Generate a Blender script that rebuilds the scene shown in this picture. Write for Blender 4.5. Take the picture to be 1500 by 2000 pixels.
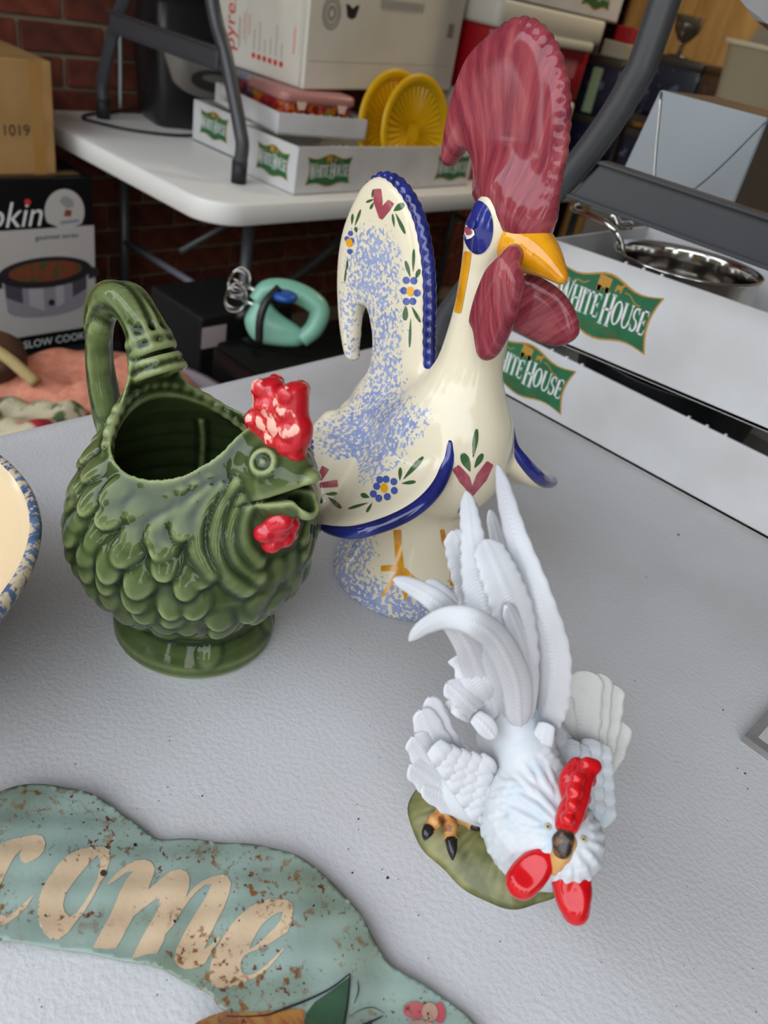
import bpy, bmesh, math, random
import numpy as np
from mathutils import Vector, Matrix
from mathutils.bvhtree import BVHTree

SC = bpy.context.scene
for o in list(bpy.data.objects):
    bpy.data.objects.remove(o)

# ------------------------------------------------------------------ camera
T = 0.74                                   # height of both folding tables
PITCH, ROLL, FPX = math.radians(34), math.radians(12.7), 1520.0
def toN(v):
    return np.array([.8*v[0]-.6*v[1], .6*v[0]+.8*v[1], v[2]])
F_ = toN([0, math.cos(PITCH), -math.sin(PITCH)])
_u = np.array([0, math.sin(PITCH), math.cos(PITCH)]); _r = np.array([1., 0, 0])
R_ = toN(math.cos(ROLL)*_r+math.sin(ROLL)*_u)
U_ = toN(-math.sin(ROLL)*_r+math.cos(ROLL)*_u)
CAM = np.array([0, 0, T+.42])
cd = bpy.data.cameras.new('camera'); cam = bpy.data.objects.new('camera', cd)
SC.collection.objects.link(cam); SC.camera = cam
cam.matrix_world = Matrix(((R_[0], U_[0], -F_[0], CAM[0]), (R_[1], U_[1], -F_[1], CAM[1]), (R_[2], U_[2], -F_[2], CAM[2]), (0, 0, 0, 1)))
cd.sensor_fit = 'VERTICAL'; cd.sensor_height = 24.0; cd.sensor_width = 18.0
cd.lens = FPX/2000*24.0
cd.clip_start = .02
cd.dof.use_dof = True; cd.dof.focus_distance = .51
cd.dof.aperture_fstop = cd.lens/3.3
cd.dof.aperture_blades = 0

# ------------------------------------------------------------------ light
W = bpy.data.worlds.new('daylight'); SC.world = W; W.use_nodes = True
wn = W.node_tree.nodes; wl = W.node_tree.links
bg = wn['Background']
tcw = wn.new('ShaderNodeTexCoord'); sepw = wn.new('ShaderNodeSeparateXYZ'); rw = wn.new('ShaderNodeValToRGB')
wl.new(tcw.outputs['Generated'], sepw.inputs[0]); wl.new(sepw.outputs['Z'], rw.inputs[0])
rw.color_ramp.elements[0].position = 0.0; rw.color_ramp.elements[0].color = (1.0, .97, .93, 1)
rw.color_ramp.elements[1].position = .7; rw.color_ramp.elements[1].color = (.80, .88, 1.0, 1)
wl.new(rw.outputs[0], bg.inputs['Color'])
bg.inputs['Strength'].default_value = 4.2
DOOR = (-2.0, 2.7, -.50, 2.40)             # garage opening: x0, x1, y, top
pl_ = bpy.data.lights.new('door_portal', 'AREA'); plo = bpy.data.objects.new('door_portal', pl_)
SC.collection.objects.link(plo)
pl_.shape = 'RECTANGLE'; pl_.size = DOOR[1]-DOOR[0]; pl_.size_y = DOOR[3]
plo.location = ((DOOR[0]+DOOR[1])/2, DOOR[2], DOOR[3]/2)
plo.rotation_euler = (math.radians(90), 0, 0)      # emits toward +Y
pl_.cycles.is_portal = True
SC.view_settings.view_transform = 'Standard'; SC.view_settings.look = 'None'
SC.view_settings.gamma = 1; SC.view_settings.use_curve_mapping = False
SC.view_settings.exposure = 0.0

# ------------------------------------------------------------------ rays
def ray(x, y):
    d = F_*FPX+R_*(x-750)-U_*(y-1000)
    return d/np.linalg.norm(d)
def pz(x, y, z=T):
    d = ray(x, y); return CAM+d*((z-CAM[2])/d[2])
def pX(x, y, X):
    d = ray(x, y); return CAM+d*(X/d[0])
def pY(x, y, Y):
    d = ray(x, y); return CAM+d*(Y/d[1])
def pD(x, y, D):
    return CAM+ray(x, y)*D

# ------------------------------------------------------------------ materials
def lin(h):
    h = h.lstrip('#'); v = [int(h[i:i+2], 16)/255 for i in (0, 2, 4)]
    return tuple([(c/12.92 if c <= .04045 else ((c+.055)/1.055)**2.4) for c in v])+(1.0,)
def mat(name, col, rough=.5, metal=0, spec=.5, coat=0, noise=None, bump=None, rand=0, coatr=.05, sss=0, trans=0):
    """col hex or linear; noise=(scale, hex2, lo, hi[, stretch]) mixes a second colour; bump=(scale, strength, dist)"""
    m = bpy.data.materials.new(name); m.use_nodes = True
    nt = m.node_tree; b = nt.nodes['Principled BSDF']
    c = lin(col) if isinstance(col, str) else tuple(col)+((1,) if len(col) == 3 else ())
    b.inputs['Base Color'].default_value = c
    b.inputs['Roughness'].default_value = rough; b.inputs['Metallic'].default_value = metal
    b.inputs['Specular IOR Level'].default_value = spec
    b.inputs['Coat Weight'].default_value = coat; b.inputs['Coat Roughness'].default_value = coatr
    if trans: b.inputs['Transmission Weight'].default_value = trans
    tc = nt.nodes.new('ShaderNodeTexCoord')
    out = None
    if noise:
        mp = nt.nodes.new('ShaderNodeMapping'); nt.links.new(tc.outputs['Object'], mp.inputs[0])
        if len(noise) > 4: mp.inputs['Scale'].default_value = noise[4]
        nz = nt.nodes.new('ShaderNodeTexNoise'); nz.inputs['Scale'].default_value = noise[0]
        nz.inputs['Detail'].default_value = 4
        nt.links.new(mp.outputs[0], nz.inputs['Vector'])
        mr = nt.nodes.new('ShaderNodeMapRange'); mr.inputs[1].default_value = noise[2]; mr.inputs[2].default_value = noise[3]
        nt.links.new(nz.outputs[0], mr.inputs[0])
        mx = nt.nodes.new('ShaderNodeMix'); mx.data_type = 'RGBA'
        mx.inputs[6].default_value = c; mx.inputs[7].default_value = lin(noise[1])
        nt.links.new(mr.outputs[0], mx.inputs[0]); out = mx.outputs[2]
    if rand:
        oi = nt.nodes.new('ShaderNodeObjectInfo')
        hs = nt.nodes.new('ShaderNodeHueSaturation'); mr2 = nt.nodes.new('ShaderNodeMapRange')
        mr2.inputs[3].default_value = 1-rand; mr2.inputs[4].default_value = 1+rand
        nt.links.new(oi.outputs['Random'], mr2.inputs[0]); nt.links.new(mr2.outputs[0], hs.inputs['Value'])
        if out: nt.links.new(out, hs.inputs['Color'])
        else: hs.inputs['Color'].default_value = c
        out = hs.outputs[0]
    if out: nt.links.new(out, b.inputs['Base Color'])
    if bump:
        n2 = nt.nodes.new('ShaderNodeTexNoise'); n2.inputs['Scale'].default_value = bump[0]; n2.inputs['Detail'].default_value = 3
        nt.links.new(tc.outputs['Object'], n2.inputs['Vector'])
        bp = nt.nodes.new('ShaderNodeBump'); bp.inputs['Strength'].default_value = bump[1]; bp.inputs['Distance'].default_value = bump[2]
        nt.links.new(n2.outputs[0], bp.inputs['Height']); nt.links.new(bp.outputs[0], b.inputs['Normal'])
    return m

# ------------------------------------------------------------------ object helpers
def thing(name, label, cat, loc=(0, 0, 0), rz=0, group=None, rot=None):
    o = bpy.data.objects.new(name, None); SC.collection.objects.link(o)
    o.empty_display_size = .02
    o.location = loc; o.rotation_euler = rot if rot else (0, 0, rz)
    o['label'] = label; o['category'] = cat
    if group: o['group'] = group
    return o
def tag(o, label, cat, group=None):
    o['label'] = label; o['category'] = cat
    if group: o['group'] = group
    return o
def link(name, me, m=None, parent=None, smooth=False):
    o = bpy.data.objects.new(name, me); SC.collection.objects.link(o)
    if m is not None: me.materials.append(m)
    if parent is not None: o.parent = parent
    if smooth and len(me.polygons):
        me.polygons.foreach_set('use_smooth', [True]*len(me.polygons))
    return o
def mesh(name, v, f, m=None, parent=None, smooth=False):
    me = bpy.data.meshes.new(name)
    me.from_pydata([tuple(map(float, p)) for p in v], [], f); me.update()
    return link(name, me, m, parent, smooth)
def from_bm(name, bm, m=None, parent=None, smooth=False):
    me = bpy.data.meshes.new(name); bm.normal_update(); bm.to_mesh(me); bm.free()
    o = link(name, me, m, parent, smooth)
    return o
def add_box(bm, lo, hi, bev=0, seg=2):
    b2 = bmesh.new(); r = bmesh.ops.create_cube(b2, size=1)
    c = [(a+b)/2 for a, b in zip(lo, hi)]; s = [b-a for a, b in zip(lo, hi)]
    for v in b2.verts: v.co = Vector((c[0]+v.co.x*s[0], c[1]+v.co.y*s[1], c[2]+v.co.z*s[2]))
    if bev: bmesh.ops.bevel(b2, geom=b2.edges[:]+b2.verts[:], offset=bev, segments=seg, affect='EDGES', profile=.5)
    tmp = bpy.data.meshes.new('t'); b2.to_mesh(tmp); b2.free(); bm.from_mesh(tmp); bpy.data.meshes.remove(tmp)
def box(name, lo, hi, m, parent=None, bev=0, seg=2):
    bm = bmesh.new(); add_box(bm, lo, hi, bev, seg); return from_bm(name, bm, m, parent)
def cr(pts, n):
    """Catmull-Rom resample to n points (any dimension)."""
    P = np.asarray(pts, float)
    if len(P) == 2: return P[0]+(P[1]-P[0])*np.linspace(0, 1, n)[:, None]
    Q = np.vstack([2*P[0]-P[1], P, 2*P[-1]-P[-2]])
    out = []
    for t in np.linspace(0, len(P)-1, n):
        i = min(int(t), len(P)-2); u = t-i
        a, b, c, d = Q[i], Q[i+1], Q[i+2], Q[i+3]
        out.append(.5*((2*b)+(-a+c)*u+(2*a-5*b+4*c-d)*u*u+(-a+3*b-3*c+d)*u**3))
    return np.array(out)
def crc(pts, n):
    """closed Catmull-Rom"""
    P = np.asarray(pts, float); k = len(P); out = []
    for t in np.linspace(0, k, n, endpoint=False):
        i = int(t); u = t-i
        a, b, c, d = P[(i-1) % k], P[i % k], P[(i+1) % k], P[(i+2) % k]
        out.append(.5*((2*b)+(-a+c)*u+(2*a-5*b+4*c-d)*u*u+(-a+3*b-3*c+d)*u**3))
    return np.array(out)
def frames(P):
    P = np.asarray(P, float); n = len(P)
    Tn = np.gradient(P, axis=0); Tn /= np.linalg.norm(Tn, axis=1)[:, None]+1e-12
    a = np.array([0, 0, 1.]) if abs(Tn[0][2]) < .9 else np.array([1., 0, 0])
    N = [np.cross(Tn[0], a)]; N[0] /= np.linalg.norm(N[0])
    for i in range(1, n):
        v = N[-1]-Tn[i]*(N[-1]@Tn[i]); N.append(v/np.linalg.norm(v))
    N = np.array(N); return Tn, N, np.cross(Tn, N)
def tube_data(P, rad, k=12, cap=True, base=0):
    P = np.asarray(P, float); n = len(P)
    rad = np.broadcast_to(np.asarray(rad, float), (n,))
    Tn, N, B = frames(P); v = []; f = []
    for i in range(n):
        for j in range(k):
            a = 2*math.pi*j/k
            v.append(P[i]+rad[i]*(math.cos(a)*N[i]+math.sin(a)*B[i]))
    for i in range(n-1):
        for j in range(k):
            f.append((base+i*k+j, base+i*k+(j+1) % k, base+(i+1)*k+(j+1) % k, base+(i+1)*k+j))
    if cap:
        f.append(tuple(base+j for j in reversed(range(k)))); f.append(tuple(base+(n-1)*k+j for j in range(k)))
    return v, f
def tube(name, P, rad, m, parent=None, k=12, n=None):
    if n: P = cr(P, n)
    v, f = tube_data(P, rad, k); return mesh(name, v, f, m, parent, True)
def tubes(name, lst, m, parent=None, k=8):
    v = []; f = []
    for P, r in lst:
        a, b = tube_data(P, r, k, True, len(v)); v += a; f += b
    return mesh(name, v, f, m, parent, True)
def lathe(name, prof, m, parent=None, k=64, c=(0, 0, 0), sx=1, sy=1, close=False, cap=True):
    v = []; f = []; n = len(prof)
    for r, z in prof:
        for j in range(k):
            a = 2*math.pi*j/k; v.append((c[0]+sx*r*math.cos(a), c[1]+sy*r*math.sin(a), c[2]+z))
    for i in range(n-1 if not close else n):
        i2 = (i+1) % n
        for j in range(k):
            f.append((i*k+j, i*k+(j+1) % k, i2*k+(j+1) % k, i2*k+j))
    if not close and cap:
        if prof[0][0] > 1e-6: f.append(tuple(reversed(range(k))))
        if prof[-1][0] > 1e-6: f.append(tuple((n-1)*k+j for j in range(k)))
    return mesh(name, v, f, m, parent, True)
def prism(name, poly, org, ex, ey, th, m, parent=None, off=0):
    """flat polygon (2-D list) in plane org+u*ex+v*ey, thickness th along ex x ey, front face at off+th"""
    ex = np.asarray(ex, float); ey = np.asarray(ey, float); n = np.cross(ex, ey); org = np.asarray(org, float)
    k = len(poly); v = [org+ex*p[0]+ey*p[1]+n*off for p in poly]+[org+ex*p[0]+ey*p[1]+n*(off+th) for p in poly]
    f = [tuple(reversed(range(k))), tuple(range(k, 2*k))]+[(i, (i+1) % k, k+(i+1) % k, k+i) for i in range(k)]
    o = mesh(name, v, f, m, parent)
    return o
def ell(cx, cy, rx, ry, n=32, a0=0, a1=2*math.pi):
    return [(cx+rx*math.cos(a0+(a1-a0)*i/n), cy+ry*math.sin(a0+(a1-a0)*i/n)) for i in range(n)]
def rrect(x0, y0, x1, y1, r, n=6):
    out = []
    for cx, cy, a in ((x1-r, y0+r, -90), (x1-r, y1-r, 0), (x0+r, y1-r, 90), (x0+r, y0+r, 180)):
        for i in range(n+1):
            t = math.radians(a+90*i/n); out.append((cx+r*math.cos(t), cy+r*math.sin(t)))
    return out
def text_mesh(name, s, size, m, parent, org, ex, ey, sx=1.0, align='CENTER', th=.0004, off=0, shear=0, spacing=1):
    cu = bpy.data.curves.new('txt', 'FONT'); cu.body = s; cu.size = size; cu.align_x = align; cu.resolution_u = 3
    cu.shear = shear; cu.space_character = spacing
    to = bpy.data.objects.new('txt', cu); SC.collection.objects.link(to)
    dg = bpy.context.evaluated_depsgraph_get(); dg.update()
    me = bpy.data.meshes.new_from_object(to.evaluated_get(dg))
    bpy.data.objects.remove(to); bpy.data.curves.remove(cu)
    ex = np.asarray(ex, float); ey = np.asarray(ey, float); n = np.cross(ex, ey); org = np.asarray(org, float)
    me.materials.clear()
    co = np.zeros(len(me.vertices)*3); me.vertices.foreach_get('co', co); co = co.reshape(-1, 3)
    P = org+ex*co[:, :1]*sx+ey*co[:, 1:2]+n*(off+th)
    me.vertices.foreach_set('co', P.ravel()); me.update(); me.name = name
    return link(name, me, m, parent)
def copy_tree(o, parent=None):
    c = o.copy(); SC.collection.objects.link(c); c.parent = parent
    for ch in list(o.children): copy_tree(ch, c)
    return c
# ================================================================== SETTING
def struct(o, label=None):
    o['kind'] = 'structure'
    if label: o['label'] = label
    return o
M = {}
M['mortar'] = mat('mortar', '#8a7c66', .95, bump=(120, .4, .003))
M['brick'] = mat('brick', '#6e3423', .9, noise=(22, '#552619', .4, .65), bump=(90, .5, .002), rand=.22)
M['plaster'] = mat('plaster', '#9a948a', .9)
M['ceiling'] = mat('ceiling', '#a8a296', .9)
M['concrete'] = mat('concrete', '#5d5954', .9, noise=(6, '#4c4844', .4, .6), bump=(60, .3, .002))
M['drive'] = mat('drive', '#8d8a84', .9, noise=(3, '#9c988f', .4, .6))
M['wood'] = mat('wood', '#cfa566', .5, noise=(5, '#b58a4c', .42, .62, (6, 6, .5)))
M['black'] = mat('black', '#141416', .4)
M['dark'] = mat('dark', '#0d0b0b', .6)
M['table'] = mat('table_plastic', '#c4c3c4', .40, noise=(7, '#bcbab9', .4, .65), bump=(300, .42, .0014))
M['tablew'] = mat('table_plastic_white', '#e4e3de', .4, bump=(330, .2, .001))
M['legs'] = mat('leg_enamel', '#3e3f42', .38, bump=(500, .12, .0006))
M['legcap'] = mat('leg_cap', '#1b1b1d', .6)

WX, WY, CZ = -2.08, 4.6, 2.5
struct(box('floor', (-3.2, DOOR[2], -.05), (3.4, 4.75, 0), M['concrete']))
struct(box('trim_1', (-14, -16, -.06), (14, DOOR[2], -.01), M['drive']), 'pale concrete driveway outside the garage door')
struct(box('ceiling', (-2.3, DOOR[2], CZ), (3.3, 4.75, CZ+.08), M['ceiling']))
wl_ = struct(box('wall_left', (WX-.15, DOOR[2], 0), (WX-.006, 4.75, CZ), M['mortar']), 'red brick garage wall with pale mortar')
struct(box('wall_back', (WX-.15, WY, 0), (3.3, WY+.1, CZ), M['plaster']))
struct(box('wall_right', (3.15, DOOR[2], 0), (3.3, 4.7, CZ), M['plaster']))
struct(box('wall_front', (WX-.15, DOOR[2]-.1, DOOR[3]), (3.3, DOOR[2], CZ+.08), M['plaster']))
struct(box('wall_front_left', (WX-.15, DOOR[2]-.1, 0), (DOOR[0], DOOR[2], DOOR[3]), M['plaster'])).name = 'trim_3'
struct(box('wall_front_pillar', (DOOR[1], DOOR[2]-.1, 0), (3.3, DOOR[2], DOOR[3]), M['plaster'])).name = 'trim_2'
# bricks: each one that can be told apart is a piece of the wall
PITCH_Z, PITCH_Y = .0723, .222
bm = bmesh.new(); add_box(bm, (-.012, -.1055, -.0311), (.008, .1055, .0311), .003, 1)
bme = bpy.data.meshes.new('brick'); bm.to_mesh(bme); bm.free(); bme.materials.append(M['brick'])
random.seed(3)
rest = bmesh.new()
for i in range(0, 34):
    zc = .853+PITCH_Z*(i-12)+.036
    if zc > CZ-.03 or zc < .03: continue
    for j in range(-8, 17):
        yc = 1.077+.111+PITCH_Y*(j)+(0 if i % 2 else .111)
        if yc < DOOR[2]+.12 or yc > WY-.1: continue
        if .8 < yc < 2.75 and zc < 1.2:
            b = bpy.data.objects.new('brick', bme); SC.collection.objects.link(b); b.parent = wl_
            b.location = (WX-.0025+random.uniform(-.0015, .0015), yc+random.uniform(-.002, .002), zc+random.uniform(-.001, .001))
            b.rotation_euler = (random.uniform(-.006, .006), 0, random.uniform(-.006, .006))
        else:
            add_box(rest, (WX-.012, yc-.1055, zc-.0311), (WX+.005, yc+.1055, zc+.0311))
ro = from_bm('brick_courses', rest, M['brick'], wl_); ro['kind'] = 'stuff'

# wooden cabinet front far behind on the right
wd = thing('wooden_cupboard', 'tall honey-brown wooden cupboard far behind the plastic bin at top right', 'cupboard', (-.75, 3.1, 0))
box('carcass', (-1.0, .02, 0), (1.1, .5, 2.1), M['wood'], wd, .004)
for k in range(3):
    dd = box('door', (-.98+k*.69, 0, .06), (-.31+k*.69, .02, 2.06), M['wood'], wd, .004)
    tube('handle', [(-.36+k*.69, -.03, 1.0), (-.36+k*.69, -.03, 1.12)], .005, M['legs'], dd, 8)

# ================================================================== FOLDING TABLES
def slab(name, x0, y0, x1, y1, r, z0, z1, m, parent):
    """table top with rounded plan corners and a soft upper edge"""
    e = .006; rings = []
    for ins, z in ((.004, z0), (0, z0+.003), (0, z1-e), (e*.3, z1-e*.3), (e, z1)):
        rings.append([(p[0], p[1], z) for p in rrect(x0+ins, y0+ins, x1-ins, y1-ins, r-ins, 10)])
    k = len(rings[0]); v = [p for q in rings for p in q]; f = []
    for i in range(len(rings)-1):
        for j in range(k): f.append((i*k+j, i*k+(j+1) % k, (i+1)*k+(j+1) % k, (i+1)*k+j))
    f.append(tuple(reversed(range(k)))); f.append(tuple((len(rings)-1)*k+j for j in range(k)))
    o = mesh(name, v, f, m, parent, True)
    return o
def wishbone(parent, x0, x1, y, z, H, r, up=1, bar=True, m=None, barz=.26, barh=.046, front=-1):
    """leg frame: two tubes that stand upright on the foot, lean inward, then run straight to the top"""
    m = m or M['legs']
    for s, xa in ((1, x0), (-1, x1)):
        P = [(xa, y, z+.002), (xa, y, z+.03), (xa-s*.004, y, z+.075), (xa+s*.008, y, z+.105), (xa+s*.03, y, z+.15), (xa+s*.075, y, z+.235), (xa+s*.105, y, z+.275),
             (xa+s*.13, y, z+.325), (xa+s*.147, y, z+.375), (xa+s*.153, y, z+.43), (xa+s*.153, y, z+H)]
        if s == 1 and x0 > -1: pass
        g = tube('leg', P, r, m, parent, 16, 60)
        tube('foot_cap', [(xa, y, z), (xa, y, z+.045)], r+.002, M['legcap'], g, 16)
def crossbar(parent, x0, x1, y, za, zb, m, slant=0):
    bm = bmesh.new(); add_box(bm, (x0, y-.006, za), (x1, y+.002, zb), .004, 2)
    add_box(bm, (x0, y-.012, zb-.004), (x1, y+.004, zb), .001, 1); add_box(bm, (x0, y-.012, za), (x1, y+.004, za+.004), .001, 1)
    for v_ in bm.verts:
        if v_.co.x < x0+.01: v_.co.x += slant*(v_.co.z-za)/(zb-za)
    return from_bm('crossbar', bm, m, parent)

NT = (-.664, -.25, .115, 1.66)             # near table plan
BT = (-2.035, .945, -1.272, 2.80)          # table along the brick wall
near = thing('folding_table', 'white textured folding table carrying the three ceramic roosters', 'table', (-.27, .7, 0))
slab('tabletop', NT[0]+.27, NT[1]-.7, NT[2]+.27, NT[3]-.7, .045, T-.045, T, M['table'], near)
for yy in (-.75, .78):
    for xx in (-.27, .27): tube('leg', [(xx, yy, 0), (xx, yy, T-.045)], .0135, M['legs'], near, 12)
    tube('stretcher', [(-.27, yy, .3), (.27, yy, .3)], .010, M['legs'], near, 10)
back = thing('folding_table', 'glossy white folding table standing along the brick wall', 'table', (-1.65, 1.87, 0))
slab('tabletop', BT[0]+1.65, BT[1]-1.87, BT[2]+1.65, BT[3]-1.87, .085, T-.045, T, M['tablew'], back)
for yy in (-.72, .72):
    for xx in (-.28, .24): tube('leg', [(xx, yy, 0), (xx, yy, T-.045)], .0135, M['legs'], back, 12)
    tube('stretcher', [(-.28, yy, .44), (.24, yy, .44)], .009, mat('galvanised', '#9a9aa4', .35, .6), back, 10)
tube('brace', [(-.02, -.72, .50), (.0, -.3, T-.05)], .008, M['legs'], back, 10)

up1 = thing('folding_table', 'folding table stacked on the white wall table, its grey leg frame in view', 'table', (-1.68, 1.11, T))
wishbone(up1, -.279, .272, 0, 0, .70, .0145)
crossbar(up1, -.212, .200, -.014, .198, .241, M['legs'])
slab('tabletop', -.38, -.25, .38, 1.58, .06, .70, .745, M['tablew'], up1)
for s in (-.2, .2): tube('leg', [(s, 1.4, 0), (s, 1.4, .70)], .0145, M['legs'], up1, 12)
up2 = thing('folding_table', 'folding table stacked on the near table, curved grey leg behind the tall rooster', 'table', (-.289, .79, T))
wishbone(up2, -.272, .272, 0, 0, .70, .0145)
crossbar(up2, -.143, .158, -.018, .268, .310, M['legs'], .026)
slab('tabletop', -.38, -.10, .38, .95, .06, .70, .745, M['tablew'], up2)
for s in (-.2, .2): tube('leg', [(s, .80, 0), (s, .80, .70)], .0145, M['legs'], up2, 12)
# the lower table needs to reach under the rear legs of the stacked one

lp = thing('added_fill_lamp', 'added warm round fill lamp on the ceiling, unseen, brightening the back of the garage', 'lamp', (-.75, 2.75, CZ))  # added out of frame to brighten and warm the background
lathe('fill_lamp_base', [(.001, -.03), (.17, -.03), (.18, -.002), (.001, -.002)], M['plaster'], lp, 32)
m_ = mat('fill_lamp_glow', '#fff0d8', .5); b_ = m_.node_tree.nodes['Principled BSDF']; b_.inputs['Emission Color'].default_value = lin('#ffe2b8'); b_.inputs['Emission Strength'].default_value = 6
lathe('fill_lamp_diffuser', [(.001, -.075), (.10, -.07), (.15, -.05), (.16, -.03), (.001, -.03)], m_, lp, 32)
ll = bpy.data.lights.new('fill_lamp_light', 'AREA'); ll.shape = 'DISK'; ll.size = .34; ll.energy = 13; ll.color = (1, .86, .66)
lo_ = bpy.data.objects.new('fill_lamp_light', ll); SC.collection.objects.link(lo_); lo_.parent = lp; lo_.location = (0, 0, -.08)
# unseen greenery added across the driveway: blocks low sky and breaks up the daylight that the open door lets in
random.seed(5)
M['added_hedge'] = mat('added_hedge_leaves', '#2c3a1c', .8, noise=(9, '#4a5a2c', .4, .62))
for k, (x, y, r, h) in enumerate([(-9, -7, 2.0, 4.6), (-4.4, -8.5, 2.0, 4.0), (.4, -9, 2.1, 3.6), (5.2, -8, 2.0, 4.4), (10, -6, 2.0, 4.8)]):
    bm = bmesh.new(); bmesh.ops.create_icosphere(bm, subdivisions=4, radius=1)
    for v_ in bm.verts:
        c = v_.co.copy(); d = 1+.10*math.sin(7*c.x+3*c.y+k)+.08*math.sin(11*c.z-5*c.x)+.05*math.sin(17*c.y+9*c.z)+random.uniform(-.04, .04)
        v_.co = Vector((c.x*r*d, c.y*r*.7*d, (c.z*d+.98)*h*.5))
    o = from_bm('added_hedge', bm, M['added_hedge']); o.location = (x, y, -.012)
    tag(o, 'added unseen bushy green light-blocking shrub across the driveway, %s from the left' % ('first', 'second', 'third', 'fourth', 'fifth')[k], 'shrub', 'added light-blocking shrubs across the driveway')
# ================================================================== BACKGROUND THINGS
M['card_white'] = mat('card_white', '#cbcbcc', .65, noise=(9, '#bfbdbc', .4, .7))
M['card_in'] = mat('card_inside', '#b9b3aa', .8)
M['card'] = mat('cardboard', '#a8824f', .8, noise=(14, '#9c7746', .4, .65))
M['tape'] = mat('tape', '#a3793f', .35)
M['green'] = mat('label_green', '#1f6b42', .5, noise=(30, '#1a5c3a', .4, .6))
M['gold'] = mat('label_gold', '#b5832f', .5)
M['golddk'] = mat('label_gold_dark', '#5a5a2a', .5)
M['white'] = mat('white_ink', '#dededb', .6)
M['ink'] = mat('black_ink', '#1c1b1b', .6)
M['grey'] = mat('grey_ink', '#77746e', .6)
M['redink'] = mat('red_ink', '#c8322a', .6)
M['steel'] = mat('polished_steel', '#c9c6c2', .10, 1)
M['brushed'] = mat('brushed_metal', '#8d9298', .42, 1, bump=(400, .06, .0005))
M['yellow'] = mat('yellow_plastic', '#dfae0a', .35)
M['red'] = mat('red_plastic', '#a00a18', .35)
M['cooler_white'] = mat('cooler_lid_white', '#cfcdc3', .45)
M['mint'] = mat('mint_plastic', '#7cb49c', .3)

# ---- stroke-built serif capitals for the green tray labels
def L_(*seg): return seg
TK, TN, SR = .17, .075, .05
def stroke(a, b, w0, w1=None):
    w1 = w0 if w1 is None else w1
    a = np.array(a, float); b = np.array(b, float); d = (b-a)/np.linalg.norm(b-a); n = np.array([-d[1], d[0]])
    return [tuple(a+n*w0/2), tuple(a-n*w0/2), tuple(b-n*w1/2), tuple(b+n*w1/2)]
def serif(x, y, w): return [(x-w/2, y-SR/2), (x+w/2, y-SR/2), (x+w/2, y+SR/2), (x-w/2, y+SR/2)]
def arc(cx, cy, rx, ry, a0, a1, w0, w1, n=10):
    out = []; 
    for i in range(n):
        q = []
        for t, s in ((i/n, 1), (i/n, -1), ((i+1)/n, -1), ((i+1)/n, 1)):
            a = math.radians(a0+(a1-a0)*t); w = w0+(w1-w0)*abs(math.cos(a))
            q.append((cx+(rx+s*w/2)*math.cos(a), cy+(ry+s*(.075/2 if True else w/2))*math.sin(a)))
        out.append(q)
    return out
def glyph(ch):
    h = 1.0
    if ch == 'W': return .98, [stroke((.08, h), (.28, 0), TK), stroke((.28, 0), (.46, h), TN), stroke((.46, h), (.66, 0), TK), stroke((.66, 0), (.88, h), TN), serif(.08, h, .24), serif(.46, h, .2), serif(.88, h, .2)]
    if ch == 'H': return .74, [stroke((.14, 0), (.14, h), TK), stroke((.6, 0), (.6, h), TK), stroke((.14, .5), (.6, .5), TN), serif(.14, 0, .28), serif(.14, h, .28), serif(.6, 0, .28), serif(.6, h, .28)]
    if ch == 'I': return .32, [stroke((.15, 0), (.15, h), TK), serif(.15, 0, .28), serif(.15, h, .28)]
    if ch == 'T': return .64, [stroke((.31, 0), (.31, h), TK), stroke((.03, h-.03), (.59, h-.03), .075), serif(.31, 0, .28), stroke((.05, h), (.03, .76), .08, .03), stroke((.57, h), (.59, .76), .08, .03)]
    if ch == 'E': return .58, [stroke((.14, 0), (.14, h), TK), stroke((.05, h-.03), (.5, h-.03), .07), stroke((.05, .03), (.52, .03), .07), stroke((.14, .52), (.4, .52), .06), stroke((.49, h), (.52, .78), .08, .03), stroke((.5, 0), (.54, .25), .08, .03), stroke((.4, .63), (.4, .41), .05)]
    if ch == 'O': return .74, arc(.36, .5, .27, .475, 0, 360, .05, .18, 20)
    if ch == 'U': return .72, [stroke((.13, h), (.13, .35), TK), stroke((.59, h), (.59, .35), TN), serif(.13, h, .26), serif(.59, h, .2)]+arc(.36, .36, .23, .33, 180, 360, .05, .13, 10)
    if ch == 'S': return .54, arc(.26, .74, .17, .225, 30, 270, .06, .13, 9)+arc(.26, .265, .18, .23, -150, 90, .06, .15, 9)+[stroke((.42, h), (.42, .74), .05), stroke((.07, .0), (.07, .28), .05)]
    return .3, []
def serif_text(words, org, ex, ey, width, h, parent, m, off):
    polys = []; x = 0
    for w in words:
        for i, ch in enumerate(w):
            s = 1.28 if i == 0 else 1.0
            wd_, g = glyph(ch)
            y0 = -.14 if i == 0 else 0
            for q in g: polys.append([(x+p[0]*(1.1 if i == 0 else 1), y0+p[1]*s) for p in q])
            x += wd_*(1.1 if i == 0 else 1)-.02
        x += .16
    sc = width/(x-.16); v = []; f = []
    ex = np.asarray(ex, float); ey = np.asarray(ey, float); n = np.cross(ex, ey)
    for q in polys:
        b = len(v)
        for p in q: v.append(np.asarray(org)+ex*(p[0]*sc-width/2)+ey*(p[1]*h)+n*off)
        f.append(tuple(range(b, b+len(q))))
    o = mesh('lettering', v, f, m, parent)
    return o
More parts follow.
